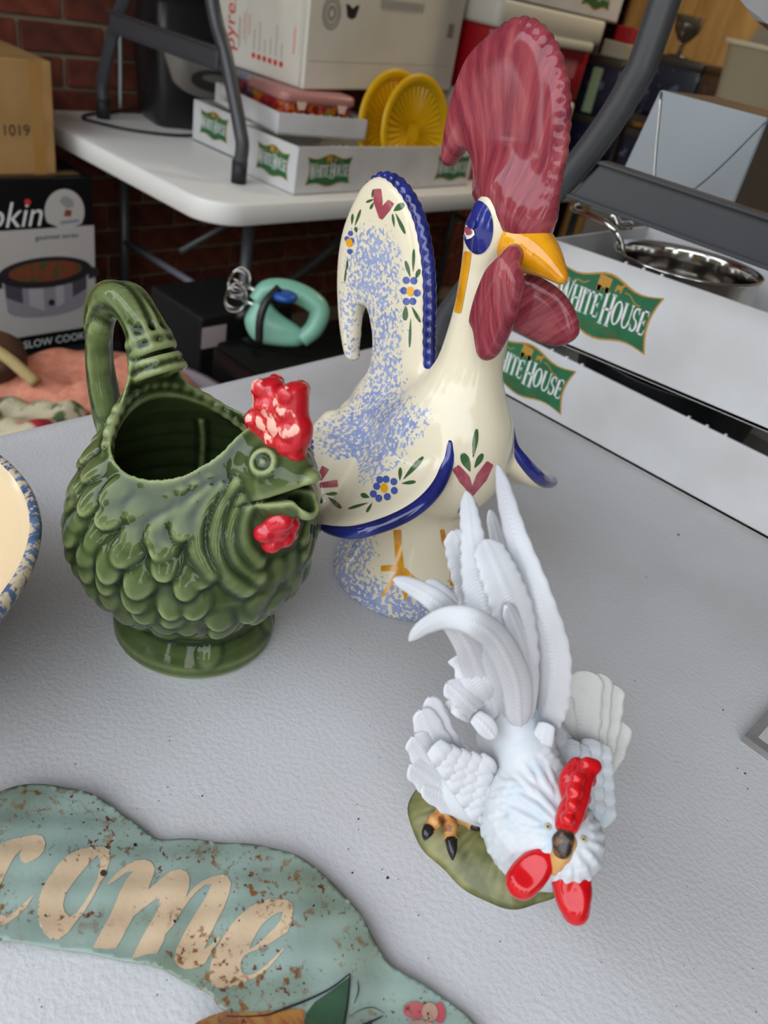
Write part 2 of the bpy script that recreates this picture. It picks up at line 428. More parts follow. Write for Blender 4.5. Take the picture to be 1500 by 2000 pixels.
def flag(w, h):
    """scalloped label outline: concave ends, arched top and bottom"""
    pts = []
    for i in range(17):
        t = i/16; q = math.sin(math.pi*t); pts.append((-w/2+w*t, h*.42+h*(-.15*q+.23*q**4)))
    for i in range(1, 12):
        t = i/12; pts.append((w/2-w*.055*math.sin(math.pi*t), h*.42-t*h*.86))
    for i in range(17):
        t = i/16; q = math.sin(math.pi*t); pts.append((w/2-w*t, -h*.44+h*(.13*q-.19*q**4)))
    for i in range(1, 12):
        t = i/12; pts.append((-w/2+w*.055*math.sin(math.pi*t), -h*.44+t*h*.86))
    return pts
def tray_label(parent, org, ex, ey, w=.13, h=.062, detail=True):
    org = np.asarray(org, float); ex = np.asarray(ex, float); ey = np.asarray(ey, float); n = np.cross(ex, ey)
    lb = prism('label_border', flag(w, h), org, ex, ey, .0004, M['gold'], parent, .0002)
    lb['label'] = 'green shop label with gold border on the tray'
    fl = [(p[0]*.965, p[1]*.94) for p in flag(w, h)]
    prism('label_field', fl, org, ex, ey, .0002, M['green'], lb, .0007)
    serif_text(['WHITE', 'HOUSE'], org-ey*h*.19, ex, ey, w*.86, h*.36, lb, M['white'], .0012)
    bits = [rrect(-.011, .27*h, .004, .45*h, .001, 2)]
    v = []; f = []
    def addp(poly):
        b = len(v)
        for p in poly: v.append(org+ex*p[0]+ey*p[1]+n*.0012)
        f.append(tuple(range(b, b+len(poly))))
    k = w/.13
    addp([(-.012*k, .27*h), (.003*k, .27*h), (.004*k, .43*h), (-.011*k, .45*h)])
    for cx in (-.009, .001):
        for q in arc(cx*k, .25*h, .0028*k, .0028*k, 0, 360, .0008, .0008, 10):
            addp([(cx*k+(p[0]-cx*k)*1, .25*h+(max(min(p[1]-.25*h, .003*k), -.003*k))) for p in q])
    addp([(.010*k, .27*h), (.012*k, .27*h), (.0125*k, .31*h), (.016*k, .31*h), (.0165*k, .27*h), (.018*k, .27*h), (.0185*k, .36*h), (.021*k, .40*h), (.0195*k, .42*h), (.016*k, .375*h), (.011*k, .375*h)])
    for s in (-1, 1):
        P = [(s*w*.17+s*w*.16*t, h*(.30-.10*t+.025*math.sin(t*6.3)*s)) for t in np.linspace(0, 1, 9)]
        for a, b in zip(P[:-1], P[1:]): addp(stroke(a, b, .0011))
    mesh('emblem', v, f, M['gold'], lb)
    text_mesh('small_print', 'SINCE 1908', h*.13, M['golddk'], lb, org-ey*h*.375, ex, ey, 1.2, 'CENTER', .0003, .0009)

def tray(name, label, group, loc, rz, L, D, H, th=.004, nubs=True, inner=None, tilt=0):
    """open carton tray; local x runs along the long front, y goes back"""
    o = thing(name, label, 'tray', loc, rz, group, (0, tilt, rz))
    box('tray_bottom', (0, 0, 0), (L, D, th), M['card_in'], o)
    box('front_wall', (0, 0, 0), (L, th, H), M['card_white'], o, .0008, 1)
    box('rear_wall', (0, D-th, 0), (L, D, H), M['card_white'], o, .0008, 1)
    box('end_wall', (0, th, 0), (th, D-th, H), M['card_white'], o, .0008, 1)
    box('end_wall', (L-th, th, 0), (L, D-th, H), M['card_white'], o, .0008, 1)
    bm = bmesh.new()
    random.seed(int(L*1000+H*777+D*99))
    for k in range(3):
        x = L*(.16+.30*k)
        for q in range(3):
            add_box(bm, (x+q*.022, .0004, H-.001), (x+q*.022+.003, th-.0004, H+.0022))
    from_bm('perforation_nubs', bm, M['card_white'], o)['kind'] = 'stuff'
    return o

# near trays on the near table
t1 = tray('carton_tray', 'white carton tray with a green label, lower of two stacked behind the tall rooster', 'white carton trays', (-.530, .834, T), 0, .62, .25, .083)
tray_label(t1, (.0736, 0, .0450), (1, 0, 0), (0, 0, 1), .136, .070)
tray_label(t1, (.546, 0, .0450), (1, 0, 0), (0, 0, 1), .136, .070)
t2 = tray('carton_tray', 'white carton tray with a green label, upper one holding the steel saucepan', 'white carton trays', (-.472, .834, T+.0935), 0, .62, .25, .112, tilt=-.045)
tray_label(t2, (.0885, 0, .060), (1, 0, 0), (0, 0, 1), .136, .076)
tray_label(t2, (.53, 0, .060), (1, 0, 0), (0, 0, 1), .136, .076)
# dark pan in the lower tray
pn = thing('frying_pan', 'dark grey pan lying in the lower tray, its rim showing in the gap', 'pan', (-.325, .968, T+.0045))
lathe('pan_body', [(.001, 0), (.10, 0), (.112, .006), (.122, .083), (.127, .088), (.1275, .0895), (.124, .0895), (.1195, .084), (.108, .009), (.001, .005)], mat('pan_metal', '#3b3d42', .35, .7), pn)
tube('pan_handle', [(.122, 0, .08), (.16, .0, .086), (.2, .0, .086)], .008, M['black'], pn, 10, 10)
# saucepan in the upper tray
sp = thing('saucepan', 'polished stainless steel saucepan with loop handle in the upper white tray', 'pot', (-.352, .955, T+.0985), 0, None, (0, -.045, 0))
lathe('pot_body', [(.001, .0), (.048, .0), (.066, .006), (.080, .020), (.090, .045), (.0885, .075), (.0865, .104), (.0885, .108), (.089, .111), (.086, .111), (.0835, .104), (.085, .075), (.0865, .046), (.077, .023), (.064, .0095), (.047, .004), (.001, .004)], M['steel'], sp, 96)
inv = (Matrix.Translation(sp.location) @ sp.rotation_euler.to_matrix().to_4x4()).inverted()
def spl(P): return [tuple(inv @ Vector(tuple(map(float, p)))) for p in P]
tube('loop_handle', spl([pY(1232, 425, .972), pY(1150, 398, .965), pY(1122, 402, .945), pY(1122, 412, .93), pY(1150, 420, .918), pY(1185, 437, .910), pY(1207, 458, .908), pY(1216, 488, .910), pY(1216, 520, .914), pY(1222, 540, .925)]), .0036, M['steel'], sp, 12, 48)
tube('handle_strap', spl([pY(1232, 440, .945), pY(1208, 440, .930), pY(1196, 418, .925)]), .0055, M['steel'], sp, 8, 10)
tube('rivet', [(-.082, -.030, .062), (-.090, -.036, .062)], .0055, M['steel'], sp, 12)
# silver folded pan standing on a carton behind the trays
ct = thing('cardboard_carton', 'dark cardboard carton half hidden behind the white trays under the silver pan', 'box', (-.45, 1.19, T))
box('carton_body', (-.13, -.09, 0), (.13, .09, .225), mat('carton_dark', '#46403a', .8), ct, .002)
sv = thing('cake_pan', 'deep silver metal pan turned upside down behind the saucepan', 'pan', (-.45, 1.19, T+.226))
bm = bmesh.new()
hx0, hx1, hy0, hy1, ht = -.074, .073, -.11, .07, .138
b0 = [(hx0-.016, hy0-.006, 0), (hx1+.004, hy0-.006, 0), (hx1+.008, hy1+.01, 0), (hx0-.014, hy1+.01, 0)]
b1 = [(hx0, hy0, ht), (hx1, hy0, ht), (hx1, hy1, ht), (hx0, hy1, ht)]
vs = [bm.verts.new(p) for p in b0+b1]
for q in ((0, 1, 5, 4), (1, 2, 6, 5), (2, 3, 7, 6), (3, 0, 4, 7), (4, 5, 6, 7)): bm.faces.new([vs[i] for i in q])
bmesh.ops.bevel(bm, geom=bm.edges[:], offset=.0015, segments=2, affect='EDGES')
from_bm('pan_shell', bm, M['brushed'], sv)
tube('corner_fold', [(hx0+.003, hy0-.002, ht-.002), (hx0+.028, hy0-.0055, .06), (hx0+.052, hy0-.008, .0)], .0011, M['steel'], sv, 8, 12)
tube('corner_fold', [(hx1-.001, hy0-.001, ht-.004), (hx1-.04, hy0-.0045, .06), (hx1-.085, hy0-.007, .0)], .0006, mat('fold_line', '#74777c', .4, 1), sv, 8, 12)
tubes('rim', [([b0[0], b0[1]], .003), ([b0[1], b0[2]], .003), ([b0[2], b0[3]], .003), ([b0[3], b0[0]], .003)], M['brushed'], sv)

# ---- things on the table by the wall
t3 = tray('carton_tray', 'white carton tray with green labels on the wall table, holding the yellow plates', 'white carton trays', (-1.306, 1.178, T), math.radians(91.5), .625, .185, .098)
for xx in (.098, .545): tray_label(t3, (xx, 0, .050), (1, 0, 0), (0, 0, 1), .137, .068)
tray_label(t3, (0, .075, .052), (0, -1, 0), (0, 0, 1), .105, .064)
t4 = tray('carton_tray', 'white carton tray with a green label, half hidden behind the grey leg', 'white carton trays', (-1.512, 1.237, T), math.radians(90), .50, .25, .092)
tray_label(t4, (0, .165, .052), (0, -1, 0), (0, 0, 1), .11, .062)
ta = math.radians(10)
t5 = tray('shallow_carton', 'shallow plain white carton lying on the front tray under the patterned tin', 'white carton trays', (-1.398, 1.195, T+.1), math.radians(90)-ta, .232, .30, .043)
text_mesh('stamp', 'L 86', .018, M['grey'], t5, (0, .25, .012), (0, -1, 0), (0, 0, 1), th=.0006)
M['tinpat'] = mat('tin_pattern', '#6b2018', .4)
nt = M['tinpat'].node_tree; vo = nt.nodes.new('ShaderNodeTexVoronoi'); vo.inputs['Scale'].default_value = 70
tcn = nt.nodes.new('ShaderNodeTexCoord'); nt.links.new(tcn.outputs['Object'], vo.inputs['Vector'])
rp = nt.nodes.new('ShaderNodeValToRGB'); sepc = nt.nodes.new('ShaderNodeSeparateColor'); nt.links.new(vo.outputs['Color'], sepc.inputs[0]); nt.links.new(sepc.outputs[0], rp.inputs[0])
rp.color_ramp.interpolation = 'CONSTANT'
for e, (p, c) in zip([rp.color_ramp.elements[0], rp.color_ramp.elements[1]]+[rp.color_ramp.elements.new(.5+.1*i) for i in range(3)], [(0, '#7a1a16'), (.25, '#3a1a12'), (.45, '#b8541c'), (.65, '#8a7a2a'), (.82, '#9a2230')]):
    e.position = p; e.color = lin(c)
nt.links.new(rp.outputs[0], nt.nodes['Principled BSDF'].inputs['Base Color'])
def rbox(name, x0, y0, x1, y1, r, z0, z1, m, parent, e=.004):
    rings = []
    for ins, z in ((e, z0), (0, z0+e), (0, z1-e), (e*.3, z1-e*.3), (e, z1)):
        rings.append([(p[0], p[1], z) for p in rrect(x0+ins, y0+ins, x1-ins, y1-ins, r-ins, 6)])
    k = len(rings[0]); v = [p for q in rings for p in q]; f = []
    for i in range(len(rings)-1):
        for j in range(k): f.append((i*k+j, i*k+(j+1) % k, (i+1)*k+(j+1) % k, (i+1)*k+j))
    f.append(tuple(reversed(range(k)))); f.append(tuple((len(rings)-1)*k+j for j in range(k)))
    return mesh(name, v, f, m, parent, True)
tn = thing('storage_tin', 'patterned tin with a cloudy red lid lying in the shallow white carton', 'tin', (-1.47, 1.315, T+.1035), -ta)
rbox('tin_body', -.085, -.085, .072, .095, .02, 0, .060, M['tinpat'], tn)
rbox('tin_lid', -.091, -.092, .078, .102, .022, .056, .079, mat('cloudy_red_lid', '#b27a74', .3), tn, .007)
for yy in (-.045, .06): prism('clasp', [(-.012, .0), (.012, .0), (.007, -.016), (-.007, -.016)], (.0785, yy, .062), (0, 1, 0), (0, 0, 1), .003, mat('clasp_clear', '#d8b9a8', .3), tn)
tn2 = thing('storage_tin', 'dark patterned tin at the back of the shallow carton under the white box', 'tin', (-1.615, 1.345, T+.1035), -ta)
rbox('tin_body', -.05, -.08, .045, .085, .02, 0, .062, mat('dark_pattern', '#3a2030', .4, noise=(60, '#8a2a3a', .5, .6)), tn2)
rbox('tin_lid', -.053, -.083, .048, .088, .022, .060, .078, mat('grey_lid', '#7d8088', .3), tn2, .005)
# white appliance box with red lettering
A_ = np.array([-1.43, 1.283, T+.184]); B_ = np.array([-1.43, 1.812, T+.21])
wb = thing('appliance_box', 'large white cookware box with red vertical lettering, tilted on the tin', 'box', tuple(A_), 0, None, (math.atan2(.02, .51), 0, math.radians(2)))
bx, by, bh = .30, .525, .30              # local: x back (-), y along table, z up
box('carton', (-bx, 0, 0), (0, by, bh), mat('white_box_card', '#d6d2c6', .55, noise=(7, '#cbc6b8', .4, .7)), wb, .003)
tube('edge_seam', [(-.012, -.0006, .003), (-.012, -.0006, bh-.003)], .0012, M['card_in'], wb, 6)
ex, ey = (-1, 0, 0), (0, 0, 1)
text_mesh('red_lettering', 'pyrex', .052, M['redink'], wb, (-.236, -.0002, .03), (0, 0, 1), (-1, 0, 0), 1.0, 'LEFT', .0005)
bm = bmesh.new()
for k in range(6): 
    r0 = bmesh.ops.create_circle(bm, cap_ends=True, radius=.0062, segments=12)
    for v in r0['verts']: v.co = Vector((-.168+k*.0185+v.co.x, -.0007, .034+v.co.y))
from_bm('red_dots', bm, M['redink'], wb)
def bars(name, rects, plane, m, parent):
    v = []; f = []
    for a0, b0, a1, b1 in rects:
        i = len(v)
        if plane == 'y': v += [(a0, -.0006, b0), (a1, -.0006, b0), (a1, -.0006, b1), (a0, -.0006, b1)]
        else: v += [(.0006, a0, b0), (.0006, a1, b0), (.0006, a1, b1), (.0006, a0, b1)]
        f.append((i, i+1, i+2, i+3))
    o = mesh(name, v, f, m, parent); o['kind'] = 'stuff'; return o
bars('grey_print', [(-.17+k*.0185, .046, -.167+k*.0185, .085+.02*math.sin(k*2)) for k in range(6)]+[(-.222, .04, -.217, .10), (-.198, .05, -.196, .12)], 'y', mat('faint_print', '#a7a49b', .6), wb)
bars('red_print', [(-.207, .06, -.203, .11), (-.188, .07, -.184, .11), (-.042, .06, -.036, .11)], 'y', mat('faint_red', '#dd9a88', .6), wb)
bars('flap_line', [(-.135, .183, -.02, .1845), (-.0215, .183, -.020, .06)], 'y', mat('flap', '#b8b4a8', .7), wb)
rc = [(.19+.0, .205+.0052*k, .30, .2072+.0052*k) for k in range(10)]+[(.312, .205+.0052*k, .42, .2072+.0052*k) for k in range(10)]
bars('fine_print', rc+[(.11, .236, .15, .262)], 'x', M['grey'], wb)
bars('print_row', [(.215+.0045*k, .165-.003*(k % 3), .2172+.0045*k, .182) for k in range(34)], 'x', mat('print_row', '#a09c92', .6), wb)
bars('barcode', [(.470+.0032*k, .118, .4718+.0032*k, .148) for k in range(8)]+[(.47, .119, .495, .1215)], 'x', M['grey'], wb)
bars('lower_seam', [(.01, .055, .50, .0565)], 'x', mat('seam', '#b3ae9f', .7), wb)
ring = [(.064+p[0], .146+p[1]) for p in ell(0, 0, .028, .031, 28)]
v = []; f = []
for rr, inner in ((1, .86), (.78, .62), (.5, .2)):
    for i in range(28):
        a0, a1 = 2*math.pi*i/28, 2*math.pi*(i+1)/28; b = len(v)
        for r_, a in ((rr, a0), (rr, a1), (inner, a1), (inner, a0)): v.append((.0006, .064+.028*r_*math.cos(a), .146+.031*r_*math.sin(a)))
        f.append((b, b+1, b+2, b+3))
mesh('round_emblem', v, f, mat('emblem_grey', '#96938a', .6), wb)
v = [(.0006, .125+p[0], .158+p[1]) for p in ell(0, 0, .021, .018, 20, math.pi, 2*math.pi)]+[(.0006, .148, .163), (.0006, .103, .163)]
v = [(.0006, .104, .166), (.0006, .112, .142), (.0006, .125, .138), (.0006, .138, .142), (.0006, .147, .166), (.0006, .135, .164), (.0006, .126, .158), (.0006, .116, .164)]
mesh('shield_emblem', v, [tuple(range(8))], M['ink'], wb)
# yellow plates
def yplate(label, loc):
    o = thing('yellow_plate', label, 'plate', loc, 0, 'yellow ribbed plates in the tray', (0, math.radians(82), 0)); o.scale = (.95, .95, .95)
    lathe('plate_body', [(.001, .0), (.03, .001), (.104, .004), (.110, .012), (.124, .013), (.128, .010), (.128, .007), (.122, .005), (.112, .004), (.106, -.004), (.03, -.006), (.001, -.006)], M['yellow'], o, 72)
    bm = bmesh.new()
    v = []; f = []
    for k in range(36):
        a = 2*math.pi*k/36; c, s = math.cos(a), math.sin(a); b = len(v)
        for r_, w, z in ((.022, .0006, .0022), (.100, .0030, .0048)):
            v += [(c*r_-s*w, s*r_+c*w, z-.002), (c*r_, s*r_, z+.0022), (c*r_+s*w, s*r_-c*w, z-.002)]
        f += [(b, b+3, b+4, b+1), (b+1, b+4, b+5, b+2)]
    mesh('ribs', v, f, M['yellow'], o)
    return o
yplate('front one of two yellow ribbed plates standing in the tray', (-1.345, 1.572, T+.127))
yplate('rear one of two yellow ribbed plates, mostly behind the other', (-1.380, 1.530, T+.1275))
# coolers
def cooler(label, loc, L, lh, bh):
    o = thing('cooler', label, 'cooler', loc, 0, 'red coolers stacked on the wall table')
    rbox('cooler_body', -.30, .012, -.012, L-.02, .025, 0, bh, M['red'], o, .006)
    rbox('lid', -.31, 0, 0, L, .025, bh, bh+lh, M['cooler_white'], o, .008)
    rbox('lid_lip', -.05, .05, .006, L-.05, .01, bh-.018, bh+.004, M['cooler_white'], o, .003)
    prism('badge', [(0, 0), (.075, 0), (.07, -.048), (.008, -.048)], (-.012, L-.16, bh-.042), (0, 1, 0), (0, 0, 1), .001, mat('badge_clear', '#a8636a', .4), o)
    return o
cooler('lower of two stacked red coolers with white lids behind the dark red comb', (-1.355, 1.825, T), .475, .058, .155)
cooler('upper of two stacked red coolers with white lids behind the dark red comb', (-1.355, 1.825, T+.2135), .515, .062, .150)
t6 = tray('carton_tray', 'white carton tray with a green label resting on the upper cooler at the top edge', 'white carton trays', (-1.36, 1.83, T+.426), math.radians(90), .56, .25, .12)
tray_label(t6, (.42, 0, .062), (1, 0, 0), (0, 0, 1), .15, .085)
# black coffee maker
cm = thing('coffee_maker', 'black countertop appliance with a silver control panel behind the grey leg frame', 'appliance', (-1.925, 1.36, T), math.radians(-14))
bm = bmesh.new()
lay = [(.0, .075, .125), (.02, .085, .135), (.16, .10, .145), (.27, .09, .14), (.285, .08, .13)]
rings = []
for z, hx, hy in lay: rings.append([(p[0], p[1], z) for p in rrect(-hx, -hy, hx, hy, .03, 6)])
k = len(rings[0]); v = [p for q in rings for p in q]; f = []
for i in range(len(rings)-1):
    for j in range(k): f.append((i*k+j, i*k+(j+1) % k, (i+1)*k+(j+1) % k, (i+1)*k+j))
f += [tuple(reversed(range(k))), tuple((len(rings)-1)*k+j for j in range(k))]
mesh('housing', v, f, mat('appliance_black', '#1a1a1c', .35), cm, True)
pe = np.array([0, 1., 0]); pu = np.array([-.22, 0, .975]); 
shield = [(-.105, .09), (.105, .09), (.10, .0), (.075, -.03), (.03, -.045), (-.03, -.045), (-.075, -.03), (-.10, .0)]
M['silver'] = mat('silver_plastic', '#b9b4ae', .25, .7)
pnl = prism('control_panel', [tuple(p) for p in crc(shield, 40)], (.100, -.01, .128), pe, pu, .012, M['silver'], cm)
prism('screen', rrect(-.005, .035, .03, .06, .003, 2), (.113, -.01, .128), pe, pu, .002, M['black'], pnl)
prism('button_oval', ell(.01, -.004, .062, .024, 28), (.113, -.01, .128), pe, pu, .002, mat('oval_dark', '#33322f', .4), pnl)
prism('button_label', ell(.012, .002, .034, .009, 20), (.115, -.01, .128), pe, pu, .002, mat('oval_grey', '#6d6a66', .4), pnl)
tube('power_cord', [(-.07, -.11, .02), (-.04, -.20, .0045), (.02, -.285, .0045), (.07, -.31, .0045), (.10, -.29, .0045), (.155, -.22, .0045), (.17, -.10, .0045), (.10, .02, .0045), (.06, .1, .006)], .0035, M['black'], cm, 8, 60)
gr = thing('grinder', 'black upright canister on top of the black appliance', 'canister', (-1.925, 1.36, T+.2855), 0)
lathe('canister_body', [(.001, 0), (.05, 0), (.052, .01), (.045, .16), (.05, .17), (.05, .2), (.001, .2)], M['black'], gr, 32)
tube('canister_handle', [(.05, -.0, .03), (.09, -.02, .05), (.09, -.02, .13), (.046, 0, .15)], .006, M['legs'], gr, 8, 20)
tag(tube('cable', [(-2.062, 1.27, 1.22), (-2.060, 1.24, 1.12), (-2.056, 1.215, 1.05), (-2.056, 1.21, .97), (-2.056, 1.215, .90), (-2.056, 1.215, T+.005)], .004, mat('pale_cable', '#9fb0b0', .4), None, 8, 40), 'pale grey cable hanging down the brick wall behind the black appliance', 'cable')

# ---- boxes at the left edge
M['boxblack'] = mat('glossy_black_card', '#0f0e0f', .35); M['boxwhite'] = mat('white_card', '#b7b2ad', .55)
sx = -1.74
sl = thing('slow_cooker_box', 'black and white cardboard box with a printed picture of a slow cooker', 'box', (sx, .60, .262), 0)
# local: front face at x=0, y along, z up
bw, bhh = .357, .402
box('carton', (-.26, 0, 0), (0, bw, bhh), M['boxblack'], sl, .003)
def dec(name, poly, m, lift=.0006, par=None): return prism(name, poly, (0, 0, 0), (0, 1, 0), (0, 0, 1), lift, m, par or sl)
d1 = dec('white_panel', [(0.002, .042), (bw-.0, .042), (bw-.0, .293), (.002, .293)], M['boxwhite'])
d2 = dec('round_badge', [(.287, .285)]+[(.287+p[0], .327+p[1]) for p in ell(0, 0, .047, .050, 28, -.6, math.pi+.6)], mat('badge_white', '#b9b4ae', .55), .0010)
# picture of the cooker, all flat print
gy = mat('print_steel', '#8d878c', .5); gyd = mat('print_steel_dark', '#4c444d', .5); gyl = mat('print_steel_light', '#aaa4a8', .5)
cx = .235
pic = dec('printed_cooker', [(cx-.10, .185)]+[(cx+p[0], .112+p[1]) for p in ell(0, 0, .098, .028, 20, math.pi, 2*math.pi)]+[(cx+.10, .185)], gy, .0012)
for a0, a1, mm in ((-.098, -.06, gyd), (.062, .098, gyd), (-.045, -.01, gyl), (.02, .04, gyl)):
    dec('printed_shade', [(cx+a0, .18), (cx+a0, .1+.01*abs(a0)*100*.5-.006), (cx+a1, .1+.01*abs(a1)*100*.5-.006), (cx+a1, .18)], mm, .0016, pic)
dec('printed_rim', [(cx+p[0], .192+p[1]) for p in ell(0, 0, .112, .036, 36)], mat('print_rim', '#262126', .5), .0020, pic)
dec('printed_stew', [(cx+p[0], .195+p[1]) for p in ell(0, 0, .088, .024, 32)], mat('print_stew', '#7a3a22', .6, noise=(60, '#3f4a22', .5, .6)), .0024, pic)
for s in (-1, 1): dec('printed_grip', [(cx+s*.105, .198), (cx+s*.132, .188), (cx+s*.134, .172), (cx+s*.104, .165)][::s], mat('print_grip', '#2c2a30', .5), .0018, pic)
dec('printed_dial', [(cx+.008+p[0], .118+p[1]) for p in ell(0, 0, .008, .008, 16)], M['ink'], .0020, pic)
text_mesh('lettering', 'Cookin', .078, M['white'], sl, (.0008, .232, .300), (0, 1, 0), (0, 0, 1), .92, 'RIGHT', .0006, shear=.3)
dec('red_dot', [(.203+p[0], .352+p[1]) for p in ell(0, 0, .0065, .0065, 14)], M['redink'], .0018)
text_mesh('small_lettering', 'gourmet series', .017, M['ink'], sl, (.0008, .265, .268), (0, 1, 0), (0, 0, 1), 1, 'CENTER', .0006)
text_mesh('lower_lettering', 'SLOW COOKER', .027, M['white'], sl, (.0008, .26, .012), (0, 1, 0), (0, 0, 1), .95, 'CENTER', .0006)
cf = dec('printed_hat', [(.291, .335), (.275, .35), (.282, .362), (.295, .361), (.308, .352), (.309, .338)], mat('print_hat', '#8e9290', .6), .0014, d2)
dec('printed_ladle', [(.274, .300), (.322, .303), (.318, .309), (.276, .307)], mat('print_ladle', '#7a8794', .6), .0014, d2)
dec('printed_bowl', [(.284, .318), (.300, .316), (.304, .330), (.288, .332)], mat('print_bowl', '#7d3a30', .6), .0014, d2)
# top strip
prism('top_strip', [(0.0, 0), (bw-.02, 0), (bw-.02, .03), (0, .03)], (-.02, 0, bhh), (0, 1, 0), (-1, 0, 0), .0004, mat('gilt_strip', '#6e5a34', .5), sl)
text_mesh('top_lettering', 'Home Kitchen', .028, M['white'], sl, (-.047, .17, bhh+.0008), (0, -1, 0), (1, 0, 0), 1, 'CENTER', .0004)
# brown box on it
bb = thing('cardboard_box', 'brown cardboard box stamped 1019 on top of the slow cooker box', 'box', (-1.765, .60, .6645), 0)
box('carton', (-.22, 0, 0), (0, .285, .222), M['card'], bb, .003)
prism('tape_strip', [(.235, 0), (.262, 0), (.262, .222), (.235, .222)], (0, 0, 0), (0, 1, 0), (0, 0, 1), .0006, M['tape'], bb)
text_mesh('stamp', '1019', .032, M['ink'], bb, (.0006, .200, .078), (0, 1, 0), (0, 0, 1), .95, 'CENTER', .0004)
text_mesh('stamp', 'A', .04, M['ink'], bb, (.0006, .115, .115), (0, 1, 0), (0, 0, 1), .95, 'CENTER', .0004)
# what the slow cooker box stands on
st = thing('low_crate', 'dark low crate under the slow cooker box at the left edge', 'crate', (-1.86, .77, 0))
box('crate_body', (-.2, -.28, 0), (.16, .24, .261), M['dark'], st, .006)
# ================================================================== UNDER AND BETWEEN THE TABLES
cr_ = thing('storage_crate', 'black crate with a white sticker under the wall table', 'crate', (-1.47, 1.12, 0))
box('crate_body', (-.08, -.13, 0), (.12, .14, .475), M['dark'], cr_, .006)
box('sticker', (.120, -.125, .40), (.121, -.06, .45), mat('sticker_white', '#b9a9a9', .6), cr_)
ov = thing('toaster_oven', 'black glass-topped appliance on the floor carrying the mint green mixer', 'appliance', (-1.09, 1.07, 0))
rbox('oven_body', -.17, -.12, .22, .32, .02, .0, .455, mat('oven_black', '#0c0c0d', .25), ov, .01)
rbox('oven_top', -.165, -.115, .215, .315, .02, .455, .462, mat('oven_glass', '#101412', .12), ov, .002)
tube('oven_handle', [(.225, -.1, .40), (.245, -.1, .40), (.245, .22, .40), (.225, .22, .40)], .007, M['steel'], ov, 8)
# hand mixer: mint body, black band, blue sticker, two beaters
c0 = np.array([-1.115, 1.01, .463])
mx = thing('hand_mixer', 'mint green electric hand mixer lying on the black appliance under the wall table', 'mixer', tuple(c0), 0)
def mp(x, y, D=1.6): return pD(x, y, D)-c0
xr = (R_*np.array([1, 1, 1])); xr = xr/np.linalg.norm(xr)
vw = -ray(560, 610)
def cardloft(name, outline, m, parent, depth, D=1.62, inset=.12, hole=None):
    """rounded solid: pixel outline placed at distance D, swelling `depth` toward and away from the lens side"""
    P = np.array([pD(x, y, D)-c0 for x, y in outline]); cc = P.mean(0); k = len(P); rings = []
    for s, t in ((.72, -1), (.93, -.85), (1, -.35), (1, .35), (.93, .85), (.72, 1)):
        rings.append(cc+(P-cc)*s+vw*depth*t)
    v = [p for q in rings for p in q]; f = []
    for i in range(5):
        for j in range(k): f.append((i*k+j, i*k+(j+1) % k, (i+1)*k+(j+1) % k, (i+1)*k+j))
    f += [tuple(reversed(range(k))), tuple(5*k+j for j in range(k))]
    o = mesh(name, v, f, m, parent, True); return o
low = crc([(478, 628), (487, 603), (512, 575), (545, 610), (588, 640), (600, 655), (582, 676), (520, 672), (492, 660)], 36)
cardloft('motor_housing', low, M['mint'], mx, .035)
hd = cr(np.array([pD(500, 590, 1.60), pD(522, 566, 1.6), pD(560, 566, 1.6), pD(600, 582, 1.6), pD(624, 606, 1.6), pD(614, 640, 1.6), pD(588, 664, 1.6)])-c0, 40)
tube('grip_handle', hd, [.017+.004*math.sin(i/39*3.14) for i in range(40)], M['mint'], mx, 14)
tube('black_band', np.array([pD(545, 562, 1.555), pD(520, 590, 1.545), pD(508, 625, 1.545), pD(506, 668, 1.56)])-c0, .008, M['black'], mx, 10, 20)
lathe('speed_dial', [(.001, .0), (.024, 0), (.024, .008), (.018, .012), (.001, .012)], mat('dial_blue', '#1c4f9c', .35), mx, 24, tuple(pD(556, 583, 1.555)-c0))
for (a, b) in (((512, 575), (462, 548)), ((510, 600), (455, 580))):
    A1 = pD(*a, 1.60)-c0; B1 = pD(*b, 1.60)-c0; dd = (B1-A1)/np.linalg.norm(B1-A1)
    bt = tube('beater_shaft', [A1, A1+(B1-A1)*.55], .0045, M['steel'], mx, 8)
    s1 = np.cross(dd, vw); s1 /= np.linalg.norm(s1); s2 = np.cross(dd, s1); lst = []
    for q in range(4):
        a = q*math.pi/4; w = s1*math.cos(a)+s2*math.sin(a); m0 = A1+(B1-A1)*.5; e0 = A1+(B1-A1)*1.25
        pts = [m0, m0+(e0-m0)*.25+w*.022, m0+(e0-m0)*.75+w*.026, e0, m0+(e0-m0)*.75-w*.026, m0+(e0-m0)*.25-w*.022, m0]
        lst.append((cr(pts, 24), .0016))
    tubes('beater_wires', lst, M['steel'], bt, 6)
tag(tube('dark_rod', [(-1.30, 1.05, .465+.02), (-1.30, 1.28, .60), (-1.34, 1.44, .69)], .012, M['black'], None, 10, 20), 'dark rod leaning up under the table edge behind the mixer', 'rod')

